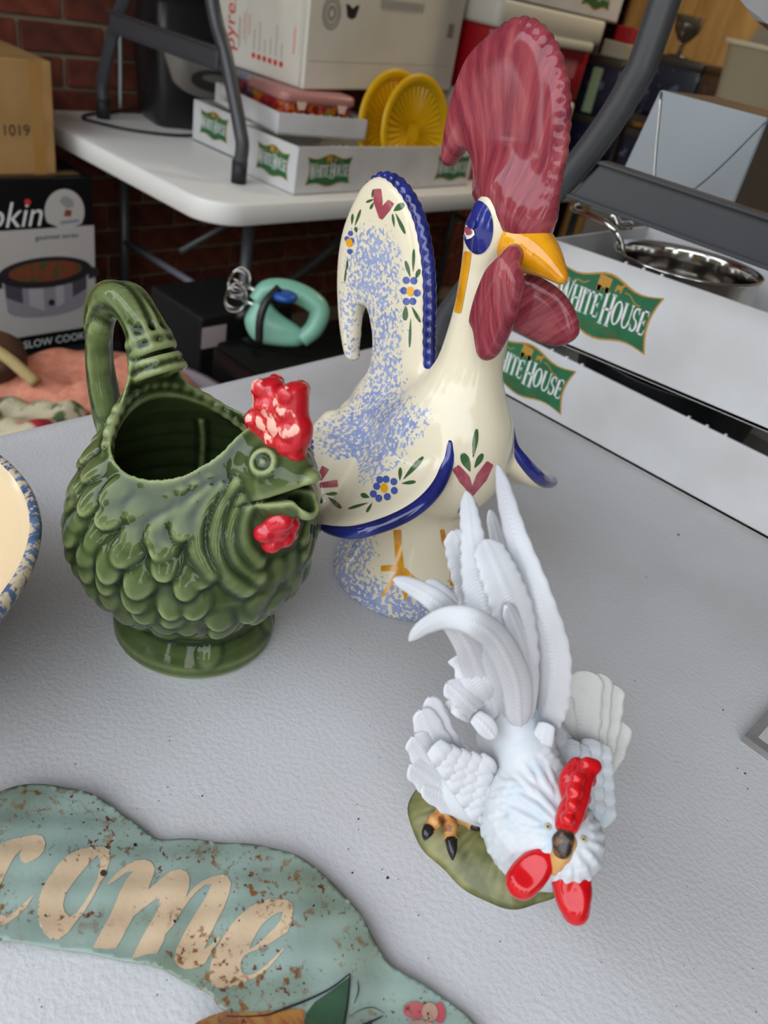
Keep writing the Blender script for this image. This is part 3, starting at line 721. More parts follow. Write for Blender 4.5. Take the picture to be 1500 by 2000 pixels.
# laundry bin full of salmon cloth
M['binplastic'] = mat('bin_plastic', '#8c8186', .5)
lb = thing('laundry_bin', 'wide mauve-grey bin on the floor between the two tables', 'bin', (-1.17, .655, 0)); lb.scale = (1, 1, .90)
lathe('bin_body', [(.001, .0), (.19, 0), (.20, .01), (.255, .44), (.268, .447), (.268, .455), (.250, .455), (.193, .02), (.001, .015)], M['binplastic'], lb, 64)
M['salmon'] = mat('salmon_towel', '#e3977a', .95, noise=(60, '#cf8166', .4, .65), bump=(420, .9, .004))
def cloth(name, label, cat, c, rx, ry, h, z0, m, seed, amp=.25, n=56, group=None):
    rs = np.random.RandomState(seed); ph = rs.uniform(0, 6.28, (8,)); v = []; f = []
    for i in range(n+1):
        for j in range(n+1):
            u, w = i/n*2-1, j/n*2-1
            x, y = u*math.sqrt(1-w*w/2), w*math.sqrt(1-u*u/2); r = math.hypot(x, y)
            z = h*(1-r**2.6)
            z += amp*h*(math.sin(5*x+3*y+ph[0])*.5+math.sin(9*y-4*x+ph[1])*.35+math.sin(15*x+9*y+ph[2])*.2)*(1-r**4)
            v.append((x*rx*(1+.08*math.sin(6*y+ph[3])), y*ry*(1+.08*math.sin(5*x+ph[4])), z))
    for i in range(n):
        for j in range(n):
            a = i*(n+1)+j; f.append((a, a+n+1, a+n+2, a+1))
    o = mesh(name, v, f, m, None, True); o.location = (c[0], c[1], z0)
    sm = o.modifiers.new('thick', 'SOLIDIFY'); sm.thickness = .006
    return tag(o, label, cat, group)
cloth('towel', 'salmon pink towel heaped in the bin beside the green pitcher handle', 'towel', (-1.215, .64), .235, .262, .06, .402, M['salmon'], 4, .5)
M['floral'] = mat('floral_cloth', '#b5a98c', .9, noise=(26, '#4d5a3a', .52, .60), bump=(300, .5, .002))
nt = M['floral'].node_tree; vz = nt.nodes.new('ShaderNodeTexVoronoi'); vz.inputs['Scale'].default_value = 13
tcn = nt.nodes.new('ShaderNodeTexCoord'); nt.links.new(tcn.outputs['Object'], vz.inputs['Vector'])
mr = nt.nodes.new('ShaderNodeMapRange'); mr.inputs[1].default_value = .25; mr.inputs[2].default_value = .30; mr.inputs[3].default_value = 1; mr.inputs[4].default_value = 0
nt.links.new(vz.outputs['Distance'], mr.inputs[0]); mm = nt.nodes.new('ShaderNodeMix'); mm.data_type = 'RGBA'; mm.inputs[7].default_value = lin('#a5242c')
b_ = nt.nodes['Principled BSDF']; src = b_.inputs['Base Color'].links[0].from_socket
nt.links.new(mr.outputs[0], mm.inputs[0]); nt.links.new(src, mm.inputs[6]); nt.links.new(mm.outputs[2], b_.inputs['Base Color'])
cloth('floral_cloth', 'cream floral cloth with red and green flowers at the left edge', 'cloth', (-1.10, .475), .15, .15, .055, .425, M['floral'], 9, .45)
bgc = thing('tote_bag', 'dark brown bag with tan woven straps lying on the floral cloth at the left edge', 'bag', (-1.36, .50, .465))
P = np.array([(-.10, -.12, .0), (-.02, -.02, .035), (.05, .05, .03), (.13, .10, .0)])
tube('strap', [(-.03, -.06, .035), (.02, -.01, .05), (.07, .03, .035), (.13, .06, .0)], .011, mat('strap_tan', '#a58f5e', .8, bump=(300, .8, .003)), bgc, 10, 30)
bmz = bmesh.new(); bmesh.ops.create_uvsphere(bmz, u_segments=28, v_segments=16, radius=1)
for v_ in bmz.verts: v_.co = Vector((v_.co.x*.09*(1+.1*math.sin(5*v_.co.y)), v_.co.y*.10, v_.co.z*.04+.01*math.sin(6*v_.co.x+2)))
from_bm('bag_body', bmz, mat('bag_brown', '#3b2416', .8, noise=(25, '#54341f', .45, .6)), bgc, True)

# ================================================================== THINGS BEHIND THE STACKED TABLE LEG (top right)
M['navy'] = mat('navy_tin', '#131a33', .3, noise=(38, '#5d6378', .60, .66))
tb3 = thing('side_shelf', 'dark metal shelf unit behind the grey table leg holding navy tins', 'shelf', (-1.07, 2.56, 0))
for z in (.40, .76, .965): box('shelf_board', (-.17, -.2, z-.02), (.60, .22, z), mat('shelf_brown', '#3d3026', .7), tb3, .002)
for xx in (-.16, .59):
    for yy in (-.19, .21): tube('upright', [(xx, yy, 0), (xx, yy, .965)], .012, M['dark'], tb3, 8)
def tinbox(label, x, y, z, w, d, h, strip=False):
    o = thing('navy_tin', label, 'tin', (x, y, z), random.uniform(-.04, .04), 'navy patterned tins on the dark shelf')
    rbox('tin_body', -w/2, -d/2, w/2, d/2, .01, 0, h-.02, M['navy'], o, .003)
    rbox('tin_lid', -w/2-.004, -d/2-.004, w/2+.004, d/2+.004, .012, h-.024, h, mat('tin_lid_'+str(x), '#4a4741', .35, .6), o, .003)
    if strip: box('green_strip', (-.02, -d/2-.002, .005), (.012, -d/2+.002, h-.03), mat('pale_green', '#8ea27e', .5), o)
    return o
tinbox('dark patterned tin on the wall table, under the tin with the pale green strip', -1.355, 2.45, T+.001, .15, .17, .185)
tinbox('navy patterned tin with a pale green strip between the red coolers and the grey leg', -1.355, 2.45, T+.187, .15, .17, .155, True)
tinbox('navy patterned tin right of the grey leg under the glass goblet', -1.13, 2.46, .966, .16, .17, .155)
tinbox('dark patterned tin on the middle shelf behind the grey leg', -1.10, 2.46, .761, .24, .17, .165)
tinbox('dark patterned tin on the middle shelf right of the other tin', -.80, 2.46, .761, .22, .17, .165)
bk = tag(box('red_book', (-1.36, 2.40, 1.1245), (-1.30, 2.45, 1.165), M['red'], None, .003), 'small red box on the cream box beside the grey leg', 'box')
bk2 = tag(box('cream_box', (-1.375, 2.375, 1.0835), (-1.295, 2.455, 1.124), mat('cream_card', '#a39a86', .7), None, .003), 'small cream box lying on the navy tin', 'box')
gb = thing('glass_goblet', 'smoky glass goblet standing behind the grey table leg', 'goblet', (-1.165, 2.44, 1.1215)); gb.scale = (.85, .85, .62)
lathe('goblet_bowl', [(.001, 0), (.036, 0), (.036, .004), (.008, .01), (.007, .05), (.02, .065), (.04, .10), (.050, .16), (.048, .16), (.037, .102), (.016, .07), (.001, .066)], mat('smoky_glass', '#6e6455', .08, 0, .8, trans=.55), gb, 40)
pb = thing('paper_bag', 'crumpled cream paper sheet standing right of the goblet', 'paper', (-.925, 2.40, .966), math.radians(15))
vv = [(-.09, 0, 0), (.02, -.02, 0), (.06, .01, .10), (.055, .02, .26), (-.01, .0, .31), (-.05, .02, .20)]
o = mesh('sheet', vv, [(0, 1, 2), (0, 2, 5), (2, 3, 4), (2, 4, 5)], mat('cream_paper', '#a99f8b', .8), pb); o.modifiers.new('t', 'SOLIDIFY').thickness = .002
# beige plastic bin on a stand
ps = thing('plastic_bin', 'cream translucent plastic storage bin in front of the wooden cupboard', 'bin', (-.70, 2.10, 1.005), math.radians(12))
bm = bmesh.new(); rgs = []
for z, s in ((.0, .88), (.17, 1), (.17, 1.06), (.18, 1.06), (.18, .98), (.01, .86)):
    rgs.append([(p[0]*s, p[1]*s, z) for p in rrect(-.16, -.12, .16, .12, .03, 5)])
k = len(rgs[0]); v = [p for q in rgs for p in q]; f = []
for i in range(5):
    for j in range(k): f.append((i*k+j, i*k+(j+1) % k, (i+1)*k+(j+1) % k, (i+1)*k+j))
f += [tuple(reversed(range(k))), tuple(5*k+j for j in range(k))]
bm.free()
mesh('bin_shell', v, f, mat('cream_plastic', '#e0d2b0', .45), ps, True)
sb = thing('metal_cart', 'dark cart behind the silver pan carrying the plastic bin', 'cart', (-.66, 2.08, 0))
box('cart_top', (-.26, -.2, .97), (.4, .2, 1.0), mat('cart_brown', '#5a4026', .6), sb, .003)
for xx in (-.24, .38):
    for yy in (-.18, .18): tube('cart_leg', [(xx, yy, 0), (xx, yy, .97)], .012, M['dark'], sb, 8)
bn = thing('black_case', 'black case on the cart right of the plastic bin', 'case', (-.40, 2.02, 1.0005))
rbox('case_body', -.1, -.1, .12, .16, .02, 0, .15, M['black'], bn, .008)
tube('case_handle', [(-.04, .03, .15), (-.04, .03, .18), (.06, .03, .18), (.06, .03, .15)], .006, M['black'], bn, 8)
# grey plastic bag hanging into the top right corner from the upper table
hb = thing('hanging_flap', 'pale grey cardboard flap with a torn brown edge in the top right corner', 'flap', (0, 0, 0))
q = [pY(1430, -20, 1.0), pY(1455, 12, 1.0), pY(1476, 40, 1.0), pY(1500, 47, .99), pY(1560, 75, .97), pY(1580, -60, .97)]
o = mesh('flap_sheet', q, [tuple(range(6))], mat('flap_grey', '#a3a1a3', .7), hb); o.modifiers.new('t', 'SOLIDIFY').thickness = .004
q2 = [pY(1474, 38, 1.004), pY(1500, 60, 1.0), pY(1540, 85, .98), pY(1560, 76, .974), pY(1500, 47, .994)]
o = mesh('torn_edge', q2, [tuple(range(5))], mat('torn_card', '#6b4a36', .8), hb); o.modifiers.new('t', 'SOLIDIFY').thickness = .003
top = pY(1500, -40, 1.0)
tag(box('cardboard_carton', (-.50, 1.0, 1.32), (-.20, 1.2, 1.438), M['card'], None, .003), 'carton above the frame under the stacked table top', 'box') if False else None
hbz = tube('string', [pY(1520, -55, .985), (pY(1520, -55, .985)[0], .985, T+.70)], .0015, M['grey'], hb, 6)
# ================================================================== NEAR TABLE: FLAT THINGS
from mathutils.geometry import delaunay_2d_cdt
def inpoly(P, polys):
    """even-odd test of points against a list of loops"""
    P = np.asarray(P, float); ins = np.zeros(len(P), bool)
    for L in polys:
        L = np.asarray(L, float); x0, y0 = L[:, 0], L[:, 1]; x1, y1 = np.roll(x0, -1), np.roll(y0, -1)
        for a, b, c, d in zip(x0, y0, x1, y1):
            if b == d: continue
            m = ((b > P[:, 1]) != (d > P[:, 1])) & (P[:, 0] < (c-a)*(P[:, 1]-b)/(d-b)+a)
            ins ^= m
    return ins
def tri2d(loops, step, jitter=0):
    """triangulate loops (outer + holes) with interior points every `step`"""
    V = []; E = []
    for L in loops:
        L = np.asarray(L, float); b = len(V); k = len(L); pts = []
        for i in range(k):
            p, q = L[i], L[(i+1) % k]; n = max(1, int(np.linalg.norm(q-p)/step))
            for t in range(n): pts.append(p+(q-p)*t/n)
        V += pts; E += [(b+i, b+(i+1) % len(pts)) for i in range(len(pts))]
    A = np.array(V); lo, hi = A.min(0), A.max(0)
    gx, gy = np.meshgrid(np.arange(lo[0]+step/2, hi[0], step), np.arange(lo[1]+step/2, hi[1], step))
    G = np.c_[gx.ravel(), gy.ravel()]; G = G[inpoly(G, loops)]
    if len(G):
        d = np.full(len(G), 1e9)
        for p in A: d = np.minimum(d, ((G-p)**2).sum(1))
        G = G[d > (.45*step)**2]
    pts = [Vector((float(p[0]), float(p[1]))) for p in V]+[Vector((float(p[0]), float(p[1]))) for p in G]
    r = delaunay_2d_cdt(pts, E, [], 0, 1e-7)
    vv = np.array([(p[0], p[1]) for p in r[0]]); ff = [tuple(f) for f in r[2]]
    cen = np.array([vv[list(f)].mean(0) for f in ff]); k = inpoly(cen, loops)
    return vv, [f for f, o in zip(ff, k) if o]

# ---- weathered metal sign
def rusty(m, amount=.62, spot=.70, edge='#5f6a4c'):
    nt = m.node_tree; b = nt.nodes['Principled BSDF']
    tc = nt.nodes.new('ShaderNodeTexCoord')
    def nz(sc, det, lo, hi):
        n = nt.nodes.new('ShaderNodeTexNoise'); n.inputs['Scale'].default_value = sc; n.inputs['Detail'].default_value = det
        nt.links.new(tc.outputs['Object'], n.inputs['Vector'])
        mr = nt.nodes.new('ShaderNodeMapRange'); mr.inputs[1].default_value = lo; mr.inputs[2].default_value = hi
        nt.links.new(n.outputs[0], mr.inputs[0]); return mr.outputs[0]
    def mix(fac, a, col):
        x = nt.nodes.new('ShaderNodeMix'); x.data_type = 'RGBA'; nt.links.new(fac, x.inputs[0])
        if isinstance(a, tuple): x.inputs[6].default_value = a
        else: nt.links.new(a, x.inputs[6])
        x.inputs[7].default_value = lin(col); return x.outputs[2]
    def mul(a, c):
        x = nt.nodes.new('ShaderNodeMath'); x.operation = 'MULTIPLY'; nt.links.new(a, x.inputs[0])
        if isinstance(c, float): x.inputs[1].default_value = c
        else: nt.links.new(c, x.inputs[1])
        return x.outputs[0]
    if b.inputs['Base Color'].links: s = b.inputs['Base Color'].links[0].from_socket
    else: s = tuple(b.inputs['Base Color'].default_value)
    s = mix(mul(nz(16, 3, .42, .70), .65), s, edge)
    s = mix(mul(nz(210, 6, .555, .63), nz(34, 3, .46, .62)), s, '#77502c')
    s = mix(mul(nz(330, 6, .59, .65), nz(60, 3, .47, .60)), s, '#5d2f1a')
    s = mix(mul(nz(300, 2, .72, .74), 1.0), s, '#2c1c18')
    nt.links.new(s, b.inputs['Base Color'])
    n2 = nt.nodes.new('ShaderNodeTexNoise'); n2.inputs['Scale'].default_value = 260; n2.inputs['Detail'].default_value = 4
    nt.links.new(tc.outputs['Object'], n2.inputs['Vector'])
    bp = nt.nodes.new('ShaderNodeBump'); bp.inputs['Strength'].default_value = .35; bp.inputs['Distance'].default_value = .0006
    nt.links.new(n2.outputs[0], bp.inputs['Height']); nt.links.new(bp.outputs[0], b.inputs['Normal'])
    return m
SZ = .009
sg0 = pz(420, 1800, T)
sign = thing('welcome_sign', 'rusty pale green tin sign with cream script lettering lying flat in front', 'sign', tuple(sg0))
def sgz(x, y):
    x = x*30; y = y*30
    return SZ+.0022*math.sin(1.1*x+.7*y)+.0014*math.sin(2.3*y-1.7*x+1)+.0007*math.sin(5*x+4*y)+.0004*math.sin(9*x-7*y)
def sheet(name, loops, m, parent, lift, step=5, thick=0, rim=False):
    vv, ff = tri2d(loops, step)
    P = []
    for p in vv:
        w = pz(p[0], p[1], T+SZ)-sg0
        P.append((w[0], w[1], sgz(w[0], w[1])+lift))
    ff = [f[::-1] if np.cross(np.array(P[f[1]])-P[f[0]], np.array(P[f[2]])-P[f[0]])[2] < 0 else f for f in ff]
    o = mesh(name, P, ff, m, parent, True)
    if thick:
        s = o.modifiers.new('thick', 'SOLIDIFY'); s.thickness = thick; s.offset = -1
    return o
def off(L, sc, ox, oy): return [(ox+p[0]/sc, oy+p[1]/sc) for p in L]
outl = [(0, 1545), (38, 1535), (96, 1533), (138, 1540), (186, 1554), (224, 1574), (262, 1602), (294, 1625), (317, 1631), (358, 1631), (410, 1636), (474, 1644), (531, 1655), (570, 1668), (608, 1691), (646, 1723), (678, 1759), (710, 1801), (736, 1846), (758, 1878), (794, 1900), (851, 1932), (902, 1967), (928, 1996),
        (965, 2050), (960, 2120), (880, 2170), (700, 2180), (520, 2170), (400, 2120), (372, 2060), (383, 2005), (405, 1990), (440, 1976), (428, 1968), (410, 1942), (378, 1922), (346, 1903), (307, 1884), (256, 1871), (192, 1857), (128, 1849), (64, 1841), (0, 1836), (-90, 1838), (-190, 1850), (-290, 1800), (-300, 1690), (-240, 1600), (-140, 1570), (-60, 1568)]
M['sign'] = rusty(mat('sign_green', '#8a9c92', .45, spec=.4))
M['cream_paint'] = rusty(mat('sign_cream', '#c4ab8c', .5), edge='#a98f6d')
sheet('metal_sheet', [crc(outl, 170)], M['sign'], sign, 0, 9, .0012)
ltr = {'letter_c': [[(0, 225), (60, 185), (170, 150), (260, 130), (310, 140), (335, 190), (325, 260), (290, 300), (240, 330), (190, 345), (155, 325), (145, 290), (165, 240), (110, 300), (60, 380), (20, 460), (-10, 530), (-40, 610), (-35, 675), (0, 700), (50, 705), (110, 680), (180, 620), (255, 562), (200, 640), (130, 710), (60, 760), (0, 785), (-60, 800), (-130, 765), (-150, 650), (-125, 490), (-65, 330)]],
       'letter_o': [[(690, 198), (760, 195), (800, 225), (808, 290), (790, 350), (765, 420), (720, 500), (680, 570), (620, 660), (560, 730), (500, 810), (430, 860), (370, 862), (320, 825), (285, 760), (272, 690), (285, 600), (315, 520), (360, 440), (430, 350), (510, 275), (600, 220)], [(715, 265), (735, 310), (730, 370), (710, 450), (670, 530), (620, 600), (560, 670), (510, 700), (475, 670), (460, 620), (475, 560), (520, 490), (570, 420), (640, 340)]],
       'letter_m': [[(785, 475), (850, 400), (920, 340), (990, 300), (1060, 285), (1115, 305), (1135, 350), (1120, 410), (1085, 510), (1130, 475), (1190, 420), (1250, 375), (1320, 362), (1370, 385), (1390, 430), (1385, 500), (1362, 575), (1415, 510), (1475, 455), (1545, 418), (1615, 405), (1665, 420), (1690, 480), (1680, 550), (1635, 670), (1575, 780), (1525, 880), (1495, 950), (1555, 910), (1605, 860), (1622, 868), (1565, 950), (1505, 1050), (1455, 1080), (1355, 1085), (1305, 1060), (1277, 1010), (1290, 940), (1335, 850), (1395, 750), (1455, 650), (1515, 560), (1550, 480), (1505, 480), (1455, 520), (1395, 580), (1325, 680), (1265, 780), (1210, 835), (1200, 880), (1150, 970), (1080, 972), (965, 1000), (1000, 920), (1050, 830), (1110, 740), (1160, 650), (1170, 580), (1140, 580), (1060, 630), (980, 690), (940, 760), (890, 850), (850, 910), (780, 922), (680, 920), (710, 860), (770, 760), (830, 640), (880, 530), (930, 430), (975, 375), (930, 385), (870, 430), (830, 465), (790, 487)]]}
for k_, loops in ltr.items(): sheet(k_, [off(L, 3.75, 0, 1600) for L in loops], M['cream_paint'], sign, .00035, 4)
eL = [[(840, 450), (900, 460), (965, 462), (1008, 500), (1015, 560), (1000, 640), (975, 700), (920, 735), (850, 775), (770, 810), (690, 840), (660, 860), (643, 895), (635, 940), (650, 975), (690, 990), (740, 980), (800, 945), (880, 880), (945, 818), (952, 824), (900, 885), (840, 945), (780, 990), (700, 1030), (620, 1065), (540, 1090), (470, 1090), (430, 1070), (410, 1010), (412, 930), (440, 840), (490, 745), (550, 660), (620, 585), (700, 515), (780, 470)], [(940, 560), (930, 610), (890, 660), (820, 720), (740, 790), (700, 810), (710, 770), (750, 700), (790, 640), (850, 590), (900, 565)]]
sheet('letter_e', [off(L, 3.75, 300, 1640) for L in eL], M['cream_paint'], sign, .00035, 4)
sheet('painted_pumpkin', [off([(300, 1362), (330, 1340), (420, 1300), (520, 1265), (600, 1268), (800, 1270), (930, 1258), (1080, 1243), (1115, 1262), (1095, 1300), (1105, 1350), (1180, 1500), (1100, 1800), (600, 1850), (320, 1700), (275, 1500)], 3.75, 300, 1640)], rusty(mat('pumpkin_paint', '#b9782c', .5, noise=(90, '#a9431f', .45, .62, (1, 4, 1)))), sign, .0004, 5)
sheet('pumpkin_rib', [off([(505, 1268), (620, 1270), (640, 1330), (560, 1400), (490, 1380)], 3.75, 300, 1640)], rusty(mat('pumpkin_red', '#a8401c', .5)), sign, .0006, 5)
sheet('painted_leaf', [off([(1440, 1010), (1425, 1200), (1395, 1350), (1385, 1450), (1150, 1450), (1105, 1340), (1115, 1280), (1180, 1190), (1300, 1110)], 3.75, 300, 1640)], mat('leaf_paint', '#2d4a34', .5, noise=(60, '#47583a', .45, .6)), sign, .0006, 5)
def ribbon(L, w0, w1):
    P = cr(L, 24); d = np.gradient(P, axis=0); d /= np.linalg.norm(d, axis=1)[:, None]; n = np.c_[-d[:, 1], d[:, 0]]
    w = (w0+(w1-w0)*np.linspace(0, 1, 24))[:, None]*(.35+.65*np.sin(np.linspace(.15, 2.99, 24)))[:, None]
    return [tuple(p) for p in np.vstack([P+n*w, (P-n*w)[::-1]])]
ik = mat('sign_line', '#1d1a22', .5)
for nm, L, w in (('painted_line', [(1432, 992), (1300, 1092), (1100, 1190), (900, 1275), (800, 1303), (530, 1305)], 2.4), ('painted_line', [(1436, 990), (1420, 1200), (1392, 1360), (1370, 1480)], 2.4)):
    sheet(nm, [ribbon(off(L, 3.75, 300, 1640), w, w*.8)], ik, sign, .0009, 4)
for L, w in (([(950, 348), (900, 375), (850, 400), (800, 425)], 2.2), ([(780, 365), (840, 325), (900, 310), (958, 334)], .9), ([(820, 190), (825, 240), (805, 300)], 1.2)):
    sheet('painted_line', [ribbon(off(L, 2.5, 370, 1840), w, w)], ik, sign, .0009, 4)
for cx_, cy_, rx, ry, c in ((1105, 325, 58, 42, '#b0565a'), (1228, 332, 30, 52, '#b04a52'), (1180, 330, 40, 45, '#b08d78'), (1140, 400, 70, 30, '#a98474')):
    sheet('painted_flower', [off(ell(cx_, cy_, rx, ry, 22), 2.5, 370, 1840)], rusty(mat('flower_paint', c, .55)), sign, .0005+.0001*(rx % 7), 5)
sheet('nail_hole', [off(ell(990, 178, 13, 13, 14), 3.75, 0, 1600)], ik, sign, .0006, 3)
sheet('rust_spot', [off(ell(757, 400, 24, 24, 16), 3.75, 0, 1600)], mat('rust_spot', '#3b1e16', .8), sign, .0008, 3)

# ---- sponged bowl
bw_ = thing('mixing_bowl', 'large blue sponge-painted bowl with cream inside at the left edge', 'bowl', (-.452, .038, T))
M['sponge'] = mat('sponge_blue', '#d9c6a4', .18, coat=.5)
def spongify(m, base, blue, sc=(150, 150, 150), lo=.47, hi=.53, attr=None, blue2=None):
    nt = m.node_tree; b = nt.nodes['Principled BSDF']; tc = nt.nodes.new('ShaderNodeTexCoord')
    mp_ = nt.nodes.new('ShaderNodeMapping'); mp_.inputs['Scale'].default_value = sc; nt.links.new(tc.outputs['Object'], mp_.inputs[0])
    n = nt.nodes.new('ShaderNodeTexNoise'); n.inputs['Scale'].default_value = 1; n.inputs['Detail'].default_value = 3.5; n.inputs['Roughness'].default_value = .6
    nt.links.new(mp_.outputs[0], n.inputs['Vector'])
    val = n.outputs[0]
    if attr:
        at = nt.nodes.new('ShaderNodeAttribute'); at.attribute_name = attr
        ad = nt.nodes.new('ShaderNodeMath'); ad.operation = 'ADD'; nt.links.new(val, ad.inputs[0]); nt.links.new(at.outputs['Fac'], ad.inputs[1]); val = ad.outputs[0]
    mr = nt.nodes.new('ShaderNodeMapRange'); mr.inputs[1].default_value = lo; mr.inputs[2].default_value = hi; nt.links.new(val, mr.inputs[0])
    x = nt.nodes.new('ShaderNodeMix'); x.data_type = 'RGBA'; x.inputs[6].default_value = lin(base); x.inputs[7].default_value = lin(blue)
    nt.links.new(mr.outputs[0], x.inputs[0])
    if blue2:
        n3 = nt.nodes.new('ShaderNodeTexNoise'); n3.inputs['Scale'].default_value = 60; nt.links.new(tc.outputs['Object'], n3.inputs['Vector'])
        m3 = nt.nodes.new('ShaderNodeMapRange'); m3.inputs[1].default_value = .42; m3.inputs[2].default_value = .6; nt.links.new(n3.outputs[0], m3.inputs[0])
        y = nt.nodes.new('ShaderNodeMix'); y.data_type = 'RGBA'; y.inputs[6].default_value = lin(blue); y.inputs[7].default_value = lin(blue2)
        nt.links.new(m3.outputs[0], y.inputs[0]); nt.links.new(y.outputs[2], x.inputs[7])
    nt.links.new(x.outputs[2], b.inputs['Base Color'])
spongify(M['sponge'], '#cdbb9b', '#5f7296', (190, 190, 90), .45, .53, None, '#43587f')
prof_o = [(.001, 0), (.088, 0), (.094, .004), (.096, .010), (.108, .025), (.124, .050), (.137, .075), (.146, .094), (.1495, .100), (.150, .104), (.1475, .1075), (.143, .106)]
prof_i = [(.1425, .1055), (.138, .098), (.130, .078), (.117, .053), (.099, .028), (.075, .014), (.04, .009), (.001, .008)]
lathe('bowl_outside', prof_o, M['sponge'], bw_, 128, cap=False)
lathe('bowl_inside', [(.1432, .1061)]+prof_i, mat('bowl_cream', '#cfb894', .15), bw_, 128, cap=False)

# ---- grey backed frame at the right edge
bd = thing('grey_board', 'flat grey board with a white paper label at the right edge', 'board', tuple(pz(1447, 1447, T)), 0)
a_ = pz(1447, 1447, T); b1 = pz(1500, 1388, T)-a_; b2 = pz(1500, 1488, T)-a_
ux = b1/np.linalg.norm(b1); uy = b2-ux*(b2@ux); uy /= np.linalg.norm(uy)
def onb(u, v, z): return tuple(ux*u+uy*v+np.array([0, 0, z]))
def slabq(name, u0, v0, u1, v1, z0, z1, m, par):
    v = [onb(*p) for p in ((u0, v0, z0), (u1, v0, z0), (u1, v1, z0), (u0, v1, z0), (u0, v0, z1), (u1, v0, z1), (u1, v1, z1), (u0, v1, z1))]
    return mesh(name, v, [(3, 2, 1, 0), (4, 5, 6, 7), (0, 1, 5, 4), (1, 2, 6, 5), (2, 3, 7, 6), (3, 0, 4, 7)], m, par)
slabq('board', 0, 0, .135, .11, 0, .006, mat('board_grey', '#77726f', .6, noise=(40, '#837e7a', .4, .6)), bd)
lbp = slabq('paper_label', .0085, .0075, .1265, .1025, .006, .0064, mat('label_paper', '#b9b7b1', .6), bd)
for i in range(14): slabq('label_line', .030+.0022*i, .009, .031+.0022*i, .0135, .0064, .00655, M['grey'], lbp)
for i in range(4): slabq('label_line', .03, .017+.003*i, .075-.004*i, .018+.003*i, .0064, .00655, M['grey'], lbp)

# ---- specks of dirt on the table
random.seed(11)
spk = bmesh.new()
for x, y, r in [(1325, 1045, .0016), (1262, 1128, .0008), (395, 1555, .0006), (700, 1600, .0006), (688, 1705, .0006), (757, 1715, .0009), (1412, 1387, .0008), (1440, 1501, .0006), (1455, 1511, .0009), (1460, 1541, .0006), (1240, 1330, .0006)]+[(random.uniform(20, 1480), random.uniform(1250, 1980), random.uniform(.0002, .00042)) for _ in range(90)]:
    p = pz(x, y, T)
    if p[0] > NT[2]-.02: continue
    r0 = bmesh.ops.create_icosphere(spk, subdivisions=1, radius=r)
    for v in r0['verts']: v.co = Vector((p[0]+v.co.x, p[1]+v.co.y*1.3, T+.0002+abs(v.co.z)*.3))
o = from_bm('dirt_specks', spk, mat('dirt', '#3a332c', .9)); o['kind'] = 'stuff'; o['label'] = 'dark specks of dirt scattered over the white table top'; o['category'] = 'dirt'
